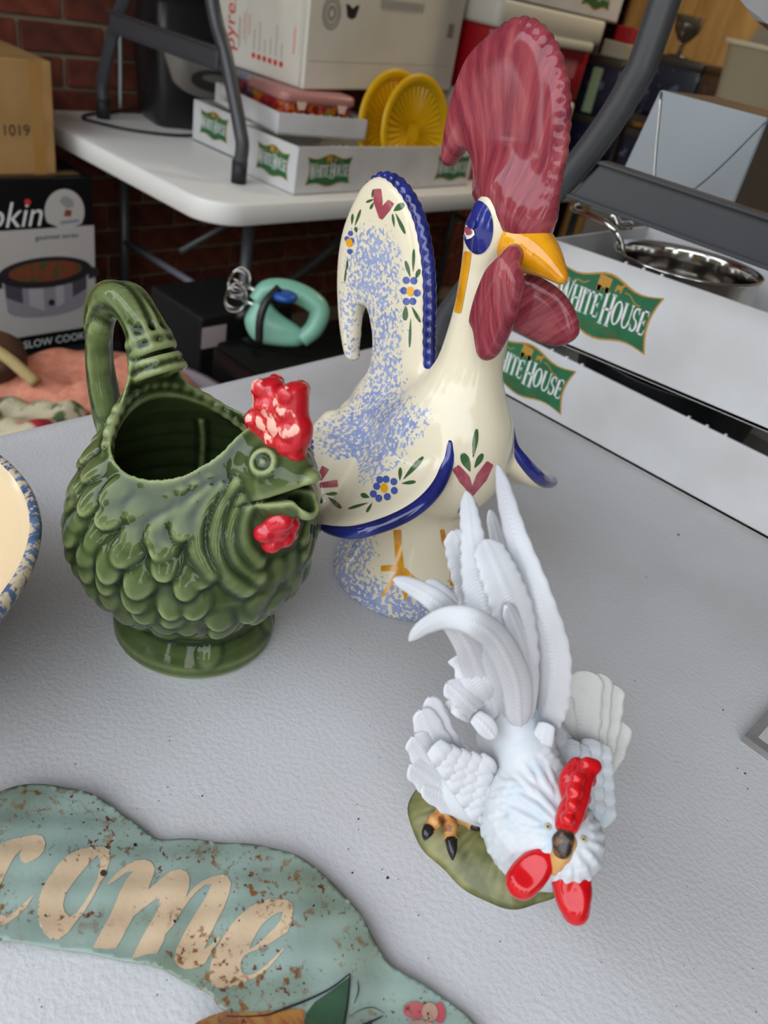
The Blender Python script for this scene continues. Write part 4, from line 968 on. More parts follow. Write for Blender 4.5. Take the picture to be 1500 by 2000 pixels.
# ================================================================== SCULPTING TOOLS (signed distance fields -> surface nets)
class Field:
    def __init__(s, lo, hi, h):
        s.h = h; s.lo = np.array(lo, float)
        n = [int(round((b-a)/h))+1 for a, b in zip(lo, hi)]
        s.ax = [(s.lo[i]+h*np.arange(n[i])).astype(np.float32) for i in range(3)]
        s.D = np.full(n, .05, np.float32)
    def win(s, lo, hi):
        sl = []
        for i in range(3):
            a = max(0, int((lo[i]-s.lo[i])/s.h)-1); b = min(len(s.ax[i]), int((hi[i]-s.lo[i])/s.h)+3)
            sl.append(slice(a, max(a, b)))
        return tuple(sl)
    def grid(s, sl):
        return s.ax[0][sl[0]][:, None, None], s.ax[1][sl[1]][None, :, None], s.ax[2][sl[2]][None, None, :]
    def add(s, fn, lo, hi, k=.004, op='u'):
        pad = max(k, .004)+.002
        sl = s.win(np.array(lo)-pad, np.array(hi)+pad)
        if any(q.stop <= q.start for q in sl): return
        d = fn(*s.grid(sl)).astype(np.float32); A = s.D[sl]
        if op == 'u':
            h = np.maximum(k-np.abs(A-d), 0)/k if k > 0 else 0; s.D[sl] = np.minimum(A, d)-h*h*k/4
        elif op == 's':
            d = -d; h = np.maximum(k-np.abs(A-d), 0)/k; s.D[sl] = np.maximum(A, d)+h*h*k/4
        elif op == 'i':
            s.D[sl] = np.maximum(A, d)
    def ball(s, c, r, k=.004, R=None, op='u'):
        c = np.array(c, float); r = np.array(r, float)*np.ones(3)
        m = r.max() if R is not None else r
        def fn(X, Y, Z):
            x, y, z = X-c[0], Y-c[1], Z-c[2]
            if R is not None:
                x, y, z = [R[i][0]*x+R[i][1]*y+R[i][2]*z for i in range(3)]
            k0 = np.sqrt((x/r[0])**2+(y/r[1])**2+(z/r[2])**2)
            k1 = np.sqrt((x/r[0]**2)**2+(y/r[1]**2)**2+(z/r[2]**2)**2)+1e-9
            return k0*(k0-1)/k1
        s.add(fn, c-m, c+m, k, op)
    def cone(s, a, b, r0, r1, k=.004, op='u'):
        a = np.array(a, float); b = np.array(b, float); ab = b-a; L2 = ab@ab+1e-12
        def fn(X, Y, Z):
            t = np.clip(((X-a[0])*ab[0]+(Y-a[1])*ab[1]+(Z-a[2])*ab[2])/L2, 0, 1)
            return np.sqrt((X-a[0]-t*ab[0])**2+(Y-a[1]-t*ab[1])**2+(Z-a[2]-t*ab[2])**2)-(r0+(r1-r0)*t)
        m = max(r0, r1); s.add(fn, np.minimum(a, b)-m, np.maximum(a, b)+m, k, op)
    def chain(s, P, r, k=.004, n=None, op='u'):
        P = np.asarray(P, float); r = np.asarray(r, float)*np.ones(len(P))
        if n: Q = cr(np.c_[P, r], n); P, r = Q[:, :3], Q[:, 3]
        F = None; lo = (P-r[:, None]).min(0); hi = (P+r[:, None]).max(0)
        def fn(X, Y, Z):
            d = None
            for i in range(len(P)-1):
                a, ab = P[i], P[i+1]-P[i]; L2 = ab@ab+1e-12
                t = np.clip(((X-a[0])*ab[0]+(Y-a[1])*ab[1]+(Z-a[2])*ab[2])/L2, 0, 1)
                e = np.sqrt((X-a[0]-t*ab[0])**2+(Y-a[1]-t*ab[1])**2+(Z-a[2]-t*ab[2])**2)-(r[i]+(r[i+1]-r[i])*t)
                d = e if d is None else np.minimum(d, e)
            return d
        s.add(fn, lo, hi, k, op)
    def plate(s, loop, t_edge, t_mid, inset, k=.004, y0=0, rnd=.003):
        """2-D outline in the x-z plane swollen to a pillow of half thickness t"""
        L = np.asarray(loop, float); lo = (L.min(0)[0], -t_mid-.002+y0, L.min(0)[1]); hi = (L.max(0)[0], t_mid+.002+y0, L.max(0)[1])
        def fn(X, Y, Z):
            x = X[:, 0, 0][:, None]; z = Z[0, 0, :][None, :]
            d2 = sdpoly(L, x, z); w = np.clip(-d2/inset, 0, 1); w = np.sqrt(1-(1-w)**2)
            t = t_edge+(t_mid-t_edge)*w
            a = d2[:, None, :]+rnd; b = np.abs(Y-y0)-t[:, None, :]+rnd
            return np.minimum(np.maximum(a, b), 0)+np.sqrt(np.maximum(a, 0)**2+np.maximum(b, 0)**2)-rnd
        s.add(fn, lo, hi, k)
    def mesh(s, iso=0.0, relax=1):
        D = s.D-iso; n = D.shape; ins = D < 0
        lin_ = lambda i, j, k: (i*n[1]+j)*n[2]+k
        pos = []; cid = []; quads = []
        for ax in range(3):
            sa = [slice(None)]*3; sb = [slice(None)]*3; sa[ax] = slice(0, -1); sb[ax] = slice(1, None)
            cr_s = ins[tuple(sa)] != ins[tuple(sb)]
            I = np.argwhere(cr_s)
            u, v = (ax+1) % 3, (ax+2) % 3
            I = I[(I[:, u] > 0) & (I[:, v] > 0) & (I[:, u] < n[u]-1) & (I[:, v] < n[v]-1)]
            if not len(I): continue
            J = I.copy(); J[:, ax] += 1
            d0 = D[I[:, 0], I[:, 1], I[:, 2]]; d1 = D[J[:, 0], J[:, 1], J[:, 2]]
            t = d0/(d0-d1); P = I.astype(float); P[:, ax] += t
            c4 = []
            for du, dv in ((0, 0), (-1, 0), (-1, -1), (0, -1)):
                Cc = I.copy(); Cc[:, u] += du; Cc[:, v] += dv
                c = lin_(Cc[:, 0], Cc[:, 1], Cc[:, 2]); c4.append(c); pos.append(P); cid.append(c)
            q = np.stack(c4, 1); fl = d0 > 0; q[fl] = q[fl][:, ::-1]; quads.append(q)
        pos = np.concatenate(pos); cid = np.concatenate(cid); Q = np.concatenate(quads)
        uq, inv = np.unique(cid, return_inverse=True); cnt = np.bincount(inv)
        V = np.stack([np.bincount(inv, pos[:, i])/cnt for i in range(3)], 1)
        Q = np.searchsorted(uq, Q)
        E = np.concatenate([Q[:, [0, 1]], Q[:, [1, 2]], Q[:, [2, 3]], Q[:, [3, 0]]])
        for _ in range(relax):
            A = np.zeros_like(V); deg = np.bincount(E[:, 0], minlength=len(V))+np.bincount(E[:, 1], minlength=len(V))
            for i in range(3): A[:, i] = np.bincount(E[:, 0], V[E[:, 1], i], len(V))+np.bincount(E[:, 1], V[E[:, 0], i], len(V))
            V = .5*V+.5*A/deg[:, None]
        return V*s.h+s.lo, Q
def sdpoly(L, x, z):
    d = np.full(np.broadcast(x, z).shape, 1e9); sg = np.zeros(d.shape, bool)
    for a, b in zip(L, np.roll(L, -1, 0)):
        e = b-a; wx, wz = x-a[0], z-a[1]; t = np.clip((wx*e[0]+wz*e[1])/(e@e+1e-15), 0, 1)
        d = np.minimum(d, (wx-t*e[0])**2+(wz-t*e[1])**2)
        if a[1] != b[1]: sg ^= ((a[1] > z) != (b[1] > z)) & (x < (b[0]-a[0])*(z-a[1])/(b[1]-a[1])+a[0])
    d = np.sqrt(d); return np.where(sg, -d, d)
def npmesh(name, V, Q, m, parent, smooth=True, attrs=None):
    me = bpy.data.meshes.new(name); k = Q.shape[1]
    me.vertices.add(len(V)); me.vertices.foreach_set('co', np.ascontiguousarray(V, np.float32).ravel())
    me.loops.add(Q.size); me.loops.foreach_set('vertex_index', Q.astype(np.int32).ravel())
    me.polygons.add(len(Q)); me.polygons.foreach_set('loop_start', np.arange(0, Q.size, k, dtype=np.int32))
    me.update(calc_edges=True); me.validate()
    if attrs:
        for an, val in attrs.items():
            a = me.attributes.new(an, 'FLOAT', 'POINT'); a.data.foreach_set('value', val.astype(np.float32))
    return link(name, me, m, parent, smooth)
class Frame:
    """upright local frame: x = heading, y = left, z = up, origin on the table"""
    def __init__(s, org, ang):
        s.o = np.array(org, float); s.h = toN([math.cos(math.radians(ang)), math.sin(math.radians(ang)), 0]); s.l = np.array([-s.h[1], s.h[0], 0])
    def W(s, p): p = np.asarray(p, float); return p[..., 0:1]*s.h+p[..., 1:2]*s.l+p[..., 2:3]*np.array([0, 0, 1.])
    def px(s, x, y, yl=0.0):
        """pixel -> local point on the plane y = yl"""
        d = ray(x, y); t = ((s.o+s.l*yl-CAM)@s.l)/(d@s.l); P = CAM+d*t-s.o
        return np.array([P@s.h, yl, P[2]])
    def pz(s, x, y, z):
        P = pz(x, y, s.o[2]+z)-s.o; return np.array([P@s.h, P@s.l, z])
def smooth(a, b, x):
    t = np.clip((x-a)/(b-a), 0, 1); return t*t*(3-2*t)
def bvh_of(V, Q): return BVHTree.FromPolygons([tuple(map(float, p)) for p in V], [tuple(map(int, q)) for q in Q])
def decal(name, loops, bvh, org, m, parent, lift=.0004, step=3.0, maxd=None):
    """paint stroke: outline seen from the camera, laid onto the sculpted surface (bvh in coordinates relative to org)"""
    vv, ff = tri2d(loops, step); P = []; ok = []
    for p in vv:
        h = bvh.ray_cast(Vector(CAM-org), Vector(ray(p[0], p[1])))
        if h[0] is None: P.append((0, 0, 0)); ok.append(0)
        else:
            nrm = h[1]
            if nrm.dot(Vector(ray(p[0], p[1]))) > 0: nrm = -nrm
            P.append(tuple(h[0]+nrm*lift)); ok.append(1)
    F2 = []
    for f in ff:
        if all(ok[i] for i in f):
            A = np.array([P[i] for i in f])
            if max(np.linalg.norm(A-np.roll(A, 1, 0), axis=1)) < .012: F2.append(f)
    if not F2: print('EMPTY DECAL', name); return None
    us = sorted({i for f in F2 for i in f}); mp_ = {a: b for b, a in enumerate(us)}
    return mesh(name, [P[i] for i in us], [tuple(mp_[i] for i in f) for f in F2], m, parent, True)
def leaf(x0, y0, x1, y1, w, n=9, bend=0):
    a = np.array([x0, y0], float); b = np.array([x1, y1], float); d = b-a; nn = np.array([-d[1], d[0]])/np.linalg.norm(d)
    t = np.linspace(0, 1, n)[:, None]; c = a+d*t+nn*bend*np.sin(np.pi*t); ww = w*np.sin(np.pi*np.clip(t*.9+.03, 0, 1))**.8*(.55+.6*t)
    return [tuple(p) for p in np.vstack([c+nn*ww, (c-nn*ww)[::-1]])]
def stripe(L, w, n=40, ends=.35):
    P = cr(L, n); d = np.gradient(P, axis=0); d /= np.linalg.norm(d, axis=1)[:, None]+1e-9; nn = np.c_[-d[:, 1], d[:, 0]]
    t = np.linspace(0, 1, n); w = np.interp(t, np.linspace(0, 1, len(w)), w) if hasattr(w, '__len__') else np.full(n, w)
    e = np.clip(np.minimum(t, 1-t)*n/3.0+ends, 0, 1)
    return [tuple(p) for p in np.vstack([P+nn*(w*e)[:, None], (P-nn*(w*e)[:, None])[::-1]])]
# ================================================================== GREEN HEN PITCHER
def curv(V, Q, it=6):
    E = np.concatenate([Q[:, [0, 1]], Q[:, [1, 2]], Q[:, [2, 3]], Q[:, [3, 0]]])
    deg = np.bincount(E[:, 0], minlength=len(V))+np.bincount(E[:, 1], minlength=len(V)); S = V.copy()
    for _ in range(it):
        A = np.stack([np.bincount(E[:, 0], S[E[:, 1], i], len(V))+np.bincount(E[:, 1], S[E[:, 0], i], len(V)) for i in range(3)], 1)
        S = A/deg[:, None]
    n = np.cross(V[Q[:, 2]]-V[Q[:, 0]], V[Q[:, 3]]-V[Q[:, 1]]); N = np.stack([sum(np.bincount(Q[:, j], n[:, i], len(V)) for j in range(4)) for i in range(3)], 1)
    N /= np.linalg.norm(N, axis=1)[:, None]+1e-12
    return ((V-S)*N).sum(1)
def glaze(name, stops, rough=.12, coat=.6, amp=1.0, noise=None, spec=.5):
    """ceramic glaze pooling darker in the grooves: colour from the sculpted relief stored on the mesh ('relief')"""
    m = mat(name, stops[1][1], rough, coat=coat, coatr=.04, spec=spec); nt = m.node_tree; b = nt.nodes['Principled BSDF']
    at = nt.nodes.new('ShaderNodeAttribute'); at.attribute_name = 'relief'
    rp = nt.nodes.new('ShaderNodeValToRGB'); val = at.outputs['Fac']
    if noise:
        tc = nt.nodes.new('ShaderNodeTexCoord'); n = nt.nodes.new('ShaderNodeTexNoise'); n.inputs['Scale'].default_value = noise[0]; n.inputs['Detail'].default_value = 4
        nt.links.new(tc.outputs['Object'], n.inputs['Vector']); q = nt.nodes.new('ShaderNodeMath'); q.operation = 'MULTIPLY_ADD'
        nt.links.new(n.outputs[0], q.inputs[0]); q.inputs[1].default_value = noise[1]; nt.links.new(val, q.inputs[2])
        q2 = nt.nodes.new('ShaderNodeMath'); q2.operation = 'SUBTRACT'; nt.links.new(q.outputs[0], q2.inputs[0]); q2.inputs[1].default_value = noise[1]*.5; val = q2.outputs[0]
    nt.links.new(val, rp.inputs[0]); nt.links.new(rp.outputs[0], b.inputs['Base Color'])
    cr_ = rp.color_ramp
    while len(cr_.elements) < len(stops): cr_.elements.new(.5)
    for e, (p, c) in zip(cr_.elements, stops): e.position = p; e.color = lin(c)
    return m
GP = Frame([-.3495, .2660, T], -33)
pit = thing('hen_pitcher', 'glossy olive green ceramic hen pitcher with red comb and looped tail handle', 'pitcher', tuple(GP.o))
zz = np.array([0, .003, .010, .019, .027, .034, .045, .058, .072, .088, .104, .120, .134, .148, .162, .18, .24])
rr = np.array([.0565, .0585, .0585, .0545, .0500, .0535, .0645, .0745, .0805, .0830, .0815, .0760, .0680, .0580, .050, .044, .036])
def bodyd(off=0, x0=-.006):
    def fn(X, Y, Z):
        r = np.interp(Z[0, 0], zz, rr)[None, None, :]-off
        xs = np.where(Z[0, 0] < .03, 0, x0*smooth(.03, .06, Z[0, 0]))[None, None, :]
        # egg plan above the shoulder: pulled toward the neck in front and the handle behind
        e = (1+.16*smooth(.11, .17, Z[0, 0]))[None, None, :]
        q = np.sqrt(((X-xs)/e)**2+Y**2)
        return np.maximum((q-r)*.86, -Z)
    return fn
G = Field((-.150, -.097, -.002), (.118, .097, .245), .00125)
G.add(bodyd(), (-.11, -.1, 0), (.11, .1, .185), .001)
# neck and head
hc = GP.px(545, 925)
G.cone((.030, 0, .108), (hc[0]-.006, 0, hc[2]-.006), .046, .0235, .016)
G.ball(hc+np.array([-.002, 0, .001]), (.0265, .0215, .0225), .008)
# rise of the back rim into the handle
hp = [(330, 772, .023), (312, 725, .0165), (293, 672, .0135), (272, 625, .012), (248, 596, .011), (222, 592, .0095), (203, 612, .009), (195, 650, .009), (194, 700, .0095), (201, 755, .0105), (214, 815, .0115)]
hP = np.array([GP.px(a, b) for a, b, c in hp]); hR = np.array([c for _, _, c in hp])
hP = np.vstack([[-.045, 0, .148], hP, [-.098, 0, .118], [-.078, 0, .098]]); hR = np.r_[.020, hR, .0135, .015]
G.chain(hP, hR, .014, 44)
B0V, B0Q = G.mesh(relax=0)
bv0 = bvh_of(GP.W(B0V), B0Q)
def on_p(x, y, lift=0):
    h = bv0.ray_cast(Vector(CAM-GP.o), Vector(ray(x, y)))
    if h[0] is None: return None
    p = np.array(h[0])+np.array(h[1])*lift; n = np.array(h[1])
    return np.array([p@GP.h, p@GP.l, p[2]]), np.array([n@GP.h, n@GP.l, n[2]])
def basis(n, down):
    n = n/np.linalg.norm(n); d = down-n*(down@n); d /= np.linalg.norm(d); return np.array([d, np.cross(n, d), n])
# body scales
rs = np.random.RandomState(5); row = 0
for zr in np.arange(.1425, .036, -.0128):
    r = np.interp(zr, zz, rr); nth = int(2*math.pi*r/.0205); row += 1
    for i in range(nth):
        th = 2*math.pi*(i+.5*(row % 2))/nth+rs.uniform(-.05, .05)
        e = 1+.16*smooth(.11, .17, zr)
        p = np.array([math.cos(th)*r*e-.006, math.sin(th)*r, zr+rs.uniform(-.002, .002)])
        dr = (np.interp(zr+.004, zz, rr)-np.interp(zr-.004, zz, rr))/.008
        n = np.array([math.cos(th), math.sin(th), -dr]); n /= np.linalg.norm(n)
        if math.cos(th) > .80 and zr > .085: continue
        fr = basis(n, np.array([-.35*math.sin(th)*np.sign(math.sin(th)+1e-6)*0-.3*abs(math.sin(th)), -.0*math.cos(th), -1.])); a = math.radians(-11)
        d_, c_, n_ = fr; d2 = d_*math.cos(a)-n_*math.sin(a); n2 = n_*math.cos(a)+d_*math.sin(a)
        s = rs.uniform(.9, 1.12)
        dj = rs.uniform(-.35, .35); d3 = d2*math.cos(dj)+c_*math.sin(dj); c3_ = c_*math.cos(dj)-d2*math.sin(dj)
        G.ball(p-n*.0016, (.0148*s, .0094*s, .0040), .0014, np.array([d3, c3_, n2]))
# long hackles on the neck (traced on the near side, mirrored to the far side)
def c1(L): return [(130+a/2.5, 550+b/2.5) for a, b in L]
hk = [([(700, 1010), (610, 1090), (560, 1160), (545, 1240)], .0042, .0075), ([(760, 1000), (690, 1080), (640, 1190), (640, 1310), (700, 1415)], .0045, .0088),
      ([(830, 985), (770, 1080), (735, 1190), (735, 1320), (790, 1430), (880, 1495)], .0045, .0092), ([(860, 1050), (815, 1150), (800, 1260), (840, 1370), (930, 1440)], .0042, .0088),
      ([(890, 1090), (860, 1190), (870, 1290), (925, 1370)], .004, .008), ([(640, 1100), (500, 1150), (430, 1210), (420, 1260)], .0035, .0072), ([(560, 1140), (470, 1190), (460, 1260), (500, 1290)], .003, .0066)]
for L, r0, r1 in hk:
    pts = [on_p(*q) for q in cr(c1(L), 9)]
    pts = [q for q in pts if q is not None]
    P = np.array([q[0] for q in pts]); N = np.array([q[1] for q in pts]); rd = np.linspace(r0, r1, len(P))
    for s in (1, -1):
        Q = (P-N*(rd*.50)[:, None])*np.array([1, s, 1]); G.chain(Q, rd, .0016, 16)
# breast feathers in front
for (x, y) in [(540, 1120), (565, 1100), (520, 1150), (575, 1140), (545, 1170), (500, 1180), (560, 1190), (585, 1085), (520, 1210)]:
    q = on_p(x, y)
    if q is None: continue
    for s in (1, -1):
        p = q[0]*np.array([1, s, 1]); n = q[1]*np.array([1, s, 1]); G.ball(p-n*.002, (.012, .0085, .0042), .002, basis(n, np.array([-.3, 0, -1.])))
# hollow inside + saddle shaped mouth
def zrim(X): return .1385+np.where(X < -.004, 10.5*(X+.004)**2, 15.0*(X+.004)**2)
def hollow(X, Y, Z):
    r = np.interp(Z[0, 0], zz, rr)[None, None, :]-.0065
    e = (1+.16*smooth(.11, .17, Z[0, 0]))[None, None, :]
    q = np.sqrt(((X+.006)/e)**2+Y**2)
    return np.maximum((q-r)*.86, .030-Z)
def mouth(X, Y, Z):
    a = zrim(X)-Z+0*Y
    q = np.sqrt(((X+.008)/.050)**2+(Y/.0545)**2)
    return np.maximum(a, (q-1)*.05)
G.add(hollow, (-.1, -.09, .03), (.052, .09, .175), .004, 's')
G.add(mouth, (-.062, -.062, .13), (.043, .062, .245), .003, 's')
G.chain([(math.cos(2.41)*(np.interp(z, zz, rr)-.0065)*(1+.16*smooth(.11, .17, z))-.006, math.sin(2.41)*(np.interp(z, zz, rr)-.0065)*(1+.0*z), z) for z in np.linspace(.04, .136, 12)], .0022, .003)
# rope-edged lip
tt = np.linspace(0, 2*math.pi, 150, endpoint=False)
for i, t in enumerate(tt):
    x = -.008+.0525*math.cos(t); y = .0570*math.sin(t)
    if math.cos(t) > .93: continue
    z = float(zrim(np.array(x)))-.0015
    G.ball((x, y, z), .0033+.0008*math.sin(t*45), .002)
# ribs round the handle base
for a in (.25, .30, .35, .40):
    q = cr(hP, 100)[int(a*100*.62)]; q2 = cr(hP, 100)[int(a*100*.62)+2]; d = (q2-q)/np.linalg.norm(q2-q)
    w = np.cross(d, [0, 1, 0]); R0 = np.interp(a*.62, np.linspace(0, 1, len(hR)), hR)
    ring = [q+R0*.97*(math.cos(u)*np.array([0, 1., 0])+math.sin(u)*w) for u in np.linspace(0, 6.283, 22)]
    G.chain(ring, .0026, .0042)
# tail feathers wrapped along the loop: overlapping long lobes
hc_ = cr(hP, 200); hr_ = np.interp(np.linspace(0, 1, 200), np.linspace(0, 1, len(hR)), hR)
for i0, i1, sy, out in ((58, 104, -.55, .6), (66, 112, .5, .55), (84, 128, -.1, .9), (108, 140, -.5, -.55), (124, 158, -.45, -.6), (140, 176, -.45, -.6), (112, 146, .4, .8), (130, 168, .3, .8)):
    P = []
    for i in range(i0, i1, 3):
        d = hc_[min(i+2, 199)]-hc_[i-2]; d /= np.linalg.norm(d); w = np.cross(d, [0, 1, 0])
        P.append(hc_[i]+hr_[i]*.92*(sy*np.array([0, 1., 0])-out*w))
    P = np.array(P); u = np.linspace(0, 1, len(P)); G.chain(P, .0052+.0028*np.sin(np.pi*u**.8), .0014)
for sy in (-.95, -.45, .15, .75):
    P = []
    for i in range(44, 120, 3):
        d = hc_[i+2]-hc_[i-2]; d /= np.linalg.norm(d); w = np.cross(d, [0, 1, 0]); c_ = math.sqrt(max(0, 1-sy*sy)); P.append(hc_[i]+hr_[i]*1.0*(sy*np.array([0, 1., 0])-c_*w))
    G.chain(np.array(P), .0014, .0036)
# eye rings and open beak
for s in (1, -1):
    q = on_p(513, 902)
    if q is None: q = (hc+np.array([.0, -.02, .004]), np.array([.3, -.9, .2]))
    p = q[0]*np.array([1, s, 1]); n = q[1]*np.array([1, s, 1]); n /= np.linalg.norm(n)
    a = np.cross(n, [0, 0, 1.]); a /= np.linalg.norm(a); b = np.cross(n, a)
    G.ball(p+n*.001, .0056, .002, op='s')
    G.chain([p-n*.0006+.0066*(math.cos(u)*a+math.sin(u)*b) for u in np.linspace(0, 6.283, 20)], .0018, .0015)
    G.ball(p-n*.0030, .0036, .001)
bt = GP.px(605, 940); lb_ = GP.px(599, 991); jt = GP.px(540, 964); um = GP.px(626, 945); lm = GP.px(622, 978)
G.cone(hc+np.array([.006, 0, .001]), bt, .0205, .0076, .006)
G.cone(hc+np.array([.006, 0, -.010]), lb_, .0165, .0078, .006)
def mwedge(X, Y, Z):
    jx, jz = jt[0]-.003, jt[2]; a1 = um-jt; a2 = lm-jt; a1 = a1/np.linalg.norm(a1); a2 = a2/np.linalg.norm(a2)
    up_ = (Z-jz)*a1[0]-(X-jx)*a1[2]+.0006; lo_ = -((Z-jz)*a2[0]-(X-jx)*a2[2])+.0006
    return np.maximum(np.maximum(up_, lo_), np.maximum(np.abs(Y)-.03, jx-X))
G.add(mwedge, jt-np.array([0, .03, .03]), bt+np.array([.03, .03, .03]), .003, 's')
G.ball(GP.px(604, 972), (.0125, .0062, .0085), .003, op='s'); G.cone(GP.px(575, 965), GP.px(612, 968), .006, .0075, .003, 's')
G.add(lambda X, Y, Z: (-Z-.0005)*-1*0+(-Z), (-.15, -.1, -.002), (.12, .1, .0), .001, 'i') if False else None
V, Q = G.mesh(relax=1)
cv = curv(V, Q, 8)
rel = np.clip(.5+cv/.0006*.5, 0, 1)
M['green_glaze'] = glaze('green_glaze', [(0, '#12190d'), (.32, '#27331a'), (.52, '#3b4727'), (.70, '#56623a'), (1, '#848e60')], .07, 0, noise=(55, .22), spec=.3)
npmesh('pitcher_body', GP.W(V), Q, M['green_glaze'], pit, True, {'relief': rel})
bvP = bvh_of(GP.W(V), Q)
# comb: separate cold-painted part with worn patches
cmb = c1([(955, 815), (962, 760), (925, 735), (897, 685), (892, 640), (920, 605), (936, 570), (926, 520), (950, 480), (990, 466), (1030, 490), (1042, 522), (1075, 497), (1110, 488), (1150, 510), (1161, 570), (1162, 660), (1181, 720), (1175, 790), (1150, 845), (1150, 872), (1080, 862), (1010, 850)])
K = Field((.0, -.022, .15), (.11, .022, .26), .0009)
loop = crc(np.array([GP.px(*q)[[0, 2]] for q in cmb]), 80)
K.plate(loop, .0035, .0088, .014, .002)
for a, b, r in ((985, 510, 42), (1110, 540, 40), (1020, 600, 40), (1100, 620, 45), (1000, 670, 40), (1060, 690, 40), (1120, 720, 42), (1040, 760, 40), (1100, 790, 40), (945, 660, 34), (990, 590, 30)):
    p = GP.px(*c1([(a, b)])[0])
    for s in (-1, 1): K.ball(p+np.array([0, s*.0062, 0]), (r/2.5/2850, .0045, r/2.5/2850), .0012)
V, Q = K.mesh(relax=1); cv = curv(V, Q, 6)
M['comb_red'] = mat('comb_red', '#b3101f', .28, coat=.3)
nt = M['comb_red'].node_tree; b_ = nt.nodes['Principled BSDF']; at = nt.nodes.new('ShaderNodeAttribute'); at.attribute_name = 'relief'
tc = nt.nodes.new('ShaderNodeTexCoord'); n_ = nt.nodes.new('ShaderNodeTexNoise'); n_.inputs['Scale'].default_value = 95; n_.inputs['Detail'].default_value = 6; nt.links.new(tc.outputs['Object'], n_.inputs['Vector'])
ad = nt.nodes.new('ShaderNodeMath'); ad.operation = 'ADD'; nt.links.new(n_.outputs[0], ad.inputs[0]); nt.links.new(at.outputs['Fac'], ad.inputs[1])
mr = nt.nodes.new('ShaderNodeMapRange'); mr.inputs[1].default_value = .80; mr.inputs[2].default_value = .84; nt.links.new(ad.outputs[0], mr.inputs[0])
x_ = nt.nodes.new('ShaderNodeMix'); x_.data_type = 'RGBA'; x_.inputs[6].default_value = lin('#b8121f'); x_.inputs[7].default_value = lin('#e3a795'); nt.links.new(mr.outputs[0], x_.inputs[0]); nt.links.new(x_.outputs[2], b_.inputs['Base Color'])
o = npmesh('comb', GP.W(V), Q, M['comb_red'], pit, True, {'relief': (.10+.25*np.clip(.5+cv/.0006*.5, 0, 1))*smooth(.0035, .0065, np.abs(V[:, 1]))*smooth(.188, .200, V[:, 2])})
o['label'] = 'bright red comb with worn paint'
K = Field((.02, -.035, .08), (.11, .035, .16), .0009)
for a, b, r in ((1050, 1165, 50), (1095, 1185, 38), (965, 1225, 45), (1010, 1180, 40), (1000, 1275, 45), (1060, 1245, 48), (1095, 1235, 32), (1030, 1215, 45)):
    x, y = c1([(a, b)])[0]; h = bvP.ray_cast(Vector(CAM-GP.o), Vector(ray(x, y)))
    if h[0] is None: continue
    p = np.array(h[0]); p = np.array([p@GP.h, p@GP.l, p[2]]); K.ball(p, r/2.5/2850*1.05, .0022)
V, Q = K.mesh(relax=1)
if len(V):
    o = npmesh('wattle', GP.W(V), Q, mat('wattle_red', '#bf0f24', .25, coat=.4, noise=(120, '#d84a4a', .66, .7)), pit); o['label'] = 'lumpy red wattle under the beak'
# ================================================================== TALL PAINTED ROOSTER
RF = Frame([-.2988, .4434, T], -48)
roo = thing('ceramic_rooster', 'tall cream ceramic rooster with dark pink comb, blue scalloped tail and painted flowers', 'figurine', tuple(RF.o))
def c2(L): return [(590+a/2.173, 320+b/2.173) for a, b in L]
def c3(L): return [(840+a/2.857, 20+b/2.857) for a, b in L]
tail_px = [(829, 792), (838, 760), (838, 700), (837, 619), (838, 550), (833, 495), (824, 444), (811, 407), (790, 371), (767, 350), (743, 344), (721, 358), (703, 386), (683, 434), (672, 481), (667, 536), (668, 596), (672, 642), (680, 688), (688, 703), (696, 702), (694, 685), (697, 660), (699, 630), (704, 608), (713, 598), (726, 606), (735, 651), (734, 690), (724, 728), (699, 764), (668, 800), (690, 850), (790, 850)]
tloop = crc(np.array([RF.px(*q)[[0, 2]] for q in tail_px]), 130)
rim_px = [(872, 862, .162), (866, 903, .149), (848, 947, .137), (812, 985, .125), (760, 1013, .114), (695, 1031, .104), (652, 1026, .093), (625, 1014, .083), (630, 982, .092), (624, 940, .105), (612, 885, .109), (618, 852, .111), (645, 818, .120)]
rim = np.array([RF.pz(*q) for q in rim_px])
root = np.array([(.030, -.022, .166), (.027, -.025, .162), (.024, -.026, .159), (.018, -.026, .156), (.005, -.024, .152), (-.012, -.020, .148), (-.03, -.014, .144), (-.045, -.010, .140), (-.056, -.006, .137), (-.064, -.004, .135), (-.072, -.002, .134), (-.080, .0, .133), (-.085, 0, .132)])
A = Field((-.165, -.135, -.002), (.09, .135, .335), .0014)
fz = np.array([0, .004, .010, .02, .032, .046, .060, .075, .09, .12]); fr_ = np.array([.0595, .0615, .0615, .0590, .0530, .0460, .0410, .0375, .035, .03])
def bell(X, Y, Z):
    return np.maximum((np.sqrt(X**2+Y**2)-np.interp(Z[0, 0], fz, fr_)[None, None, :])*.85, np.maximum(-Z, Z-.115))
A.add(bell, (-.07, -.07, 0), (.07, .07, .115), .006)
A.ball((.0, 0, .124), (.055, .046, .047), .010)
A.ball((.018, 0, .142), (.046, .042, .050), .016)
A.ball((-.045, 0, .122), (.055, .030, .030), .018)
A.chain([(.012, 0, .150), (.014, 0, .185), (.0145, 0, .22), (.0130, 0, .255), (.008, 0, .285), (.007, 0, .300), (.010, 0, .318)], [.034, .0262, .0220, .0200, .0198, .0205, .0125], .026, 16)
A.plate(tloop, .0036, .0092, .020, .016)
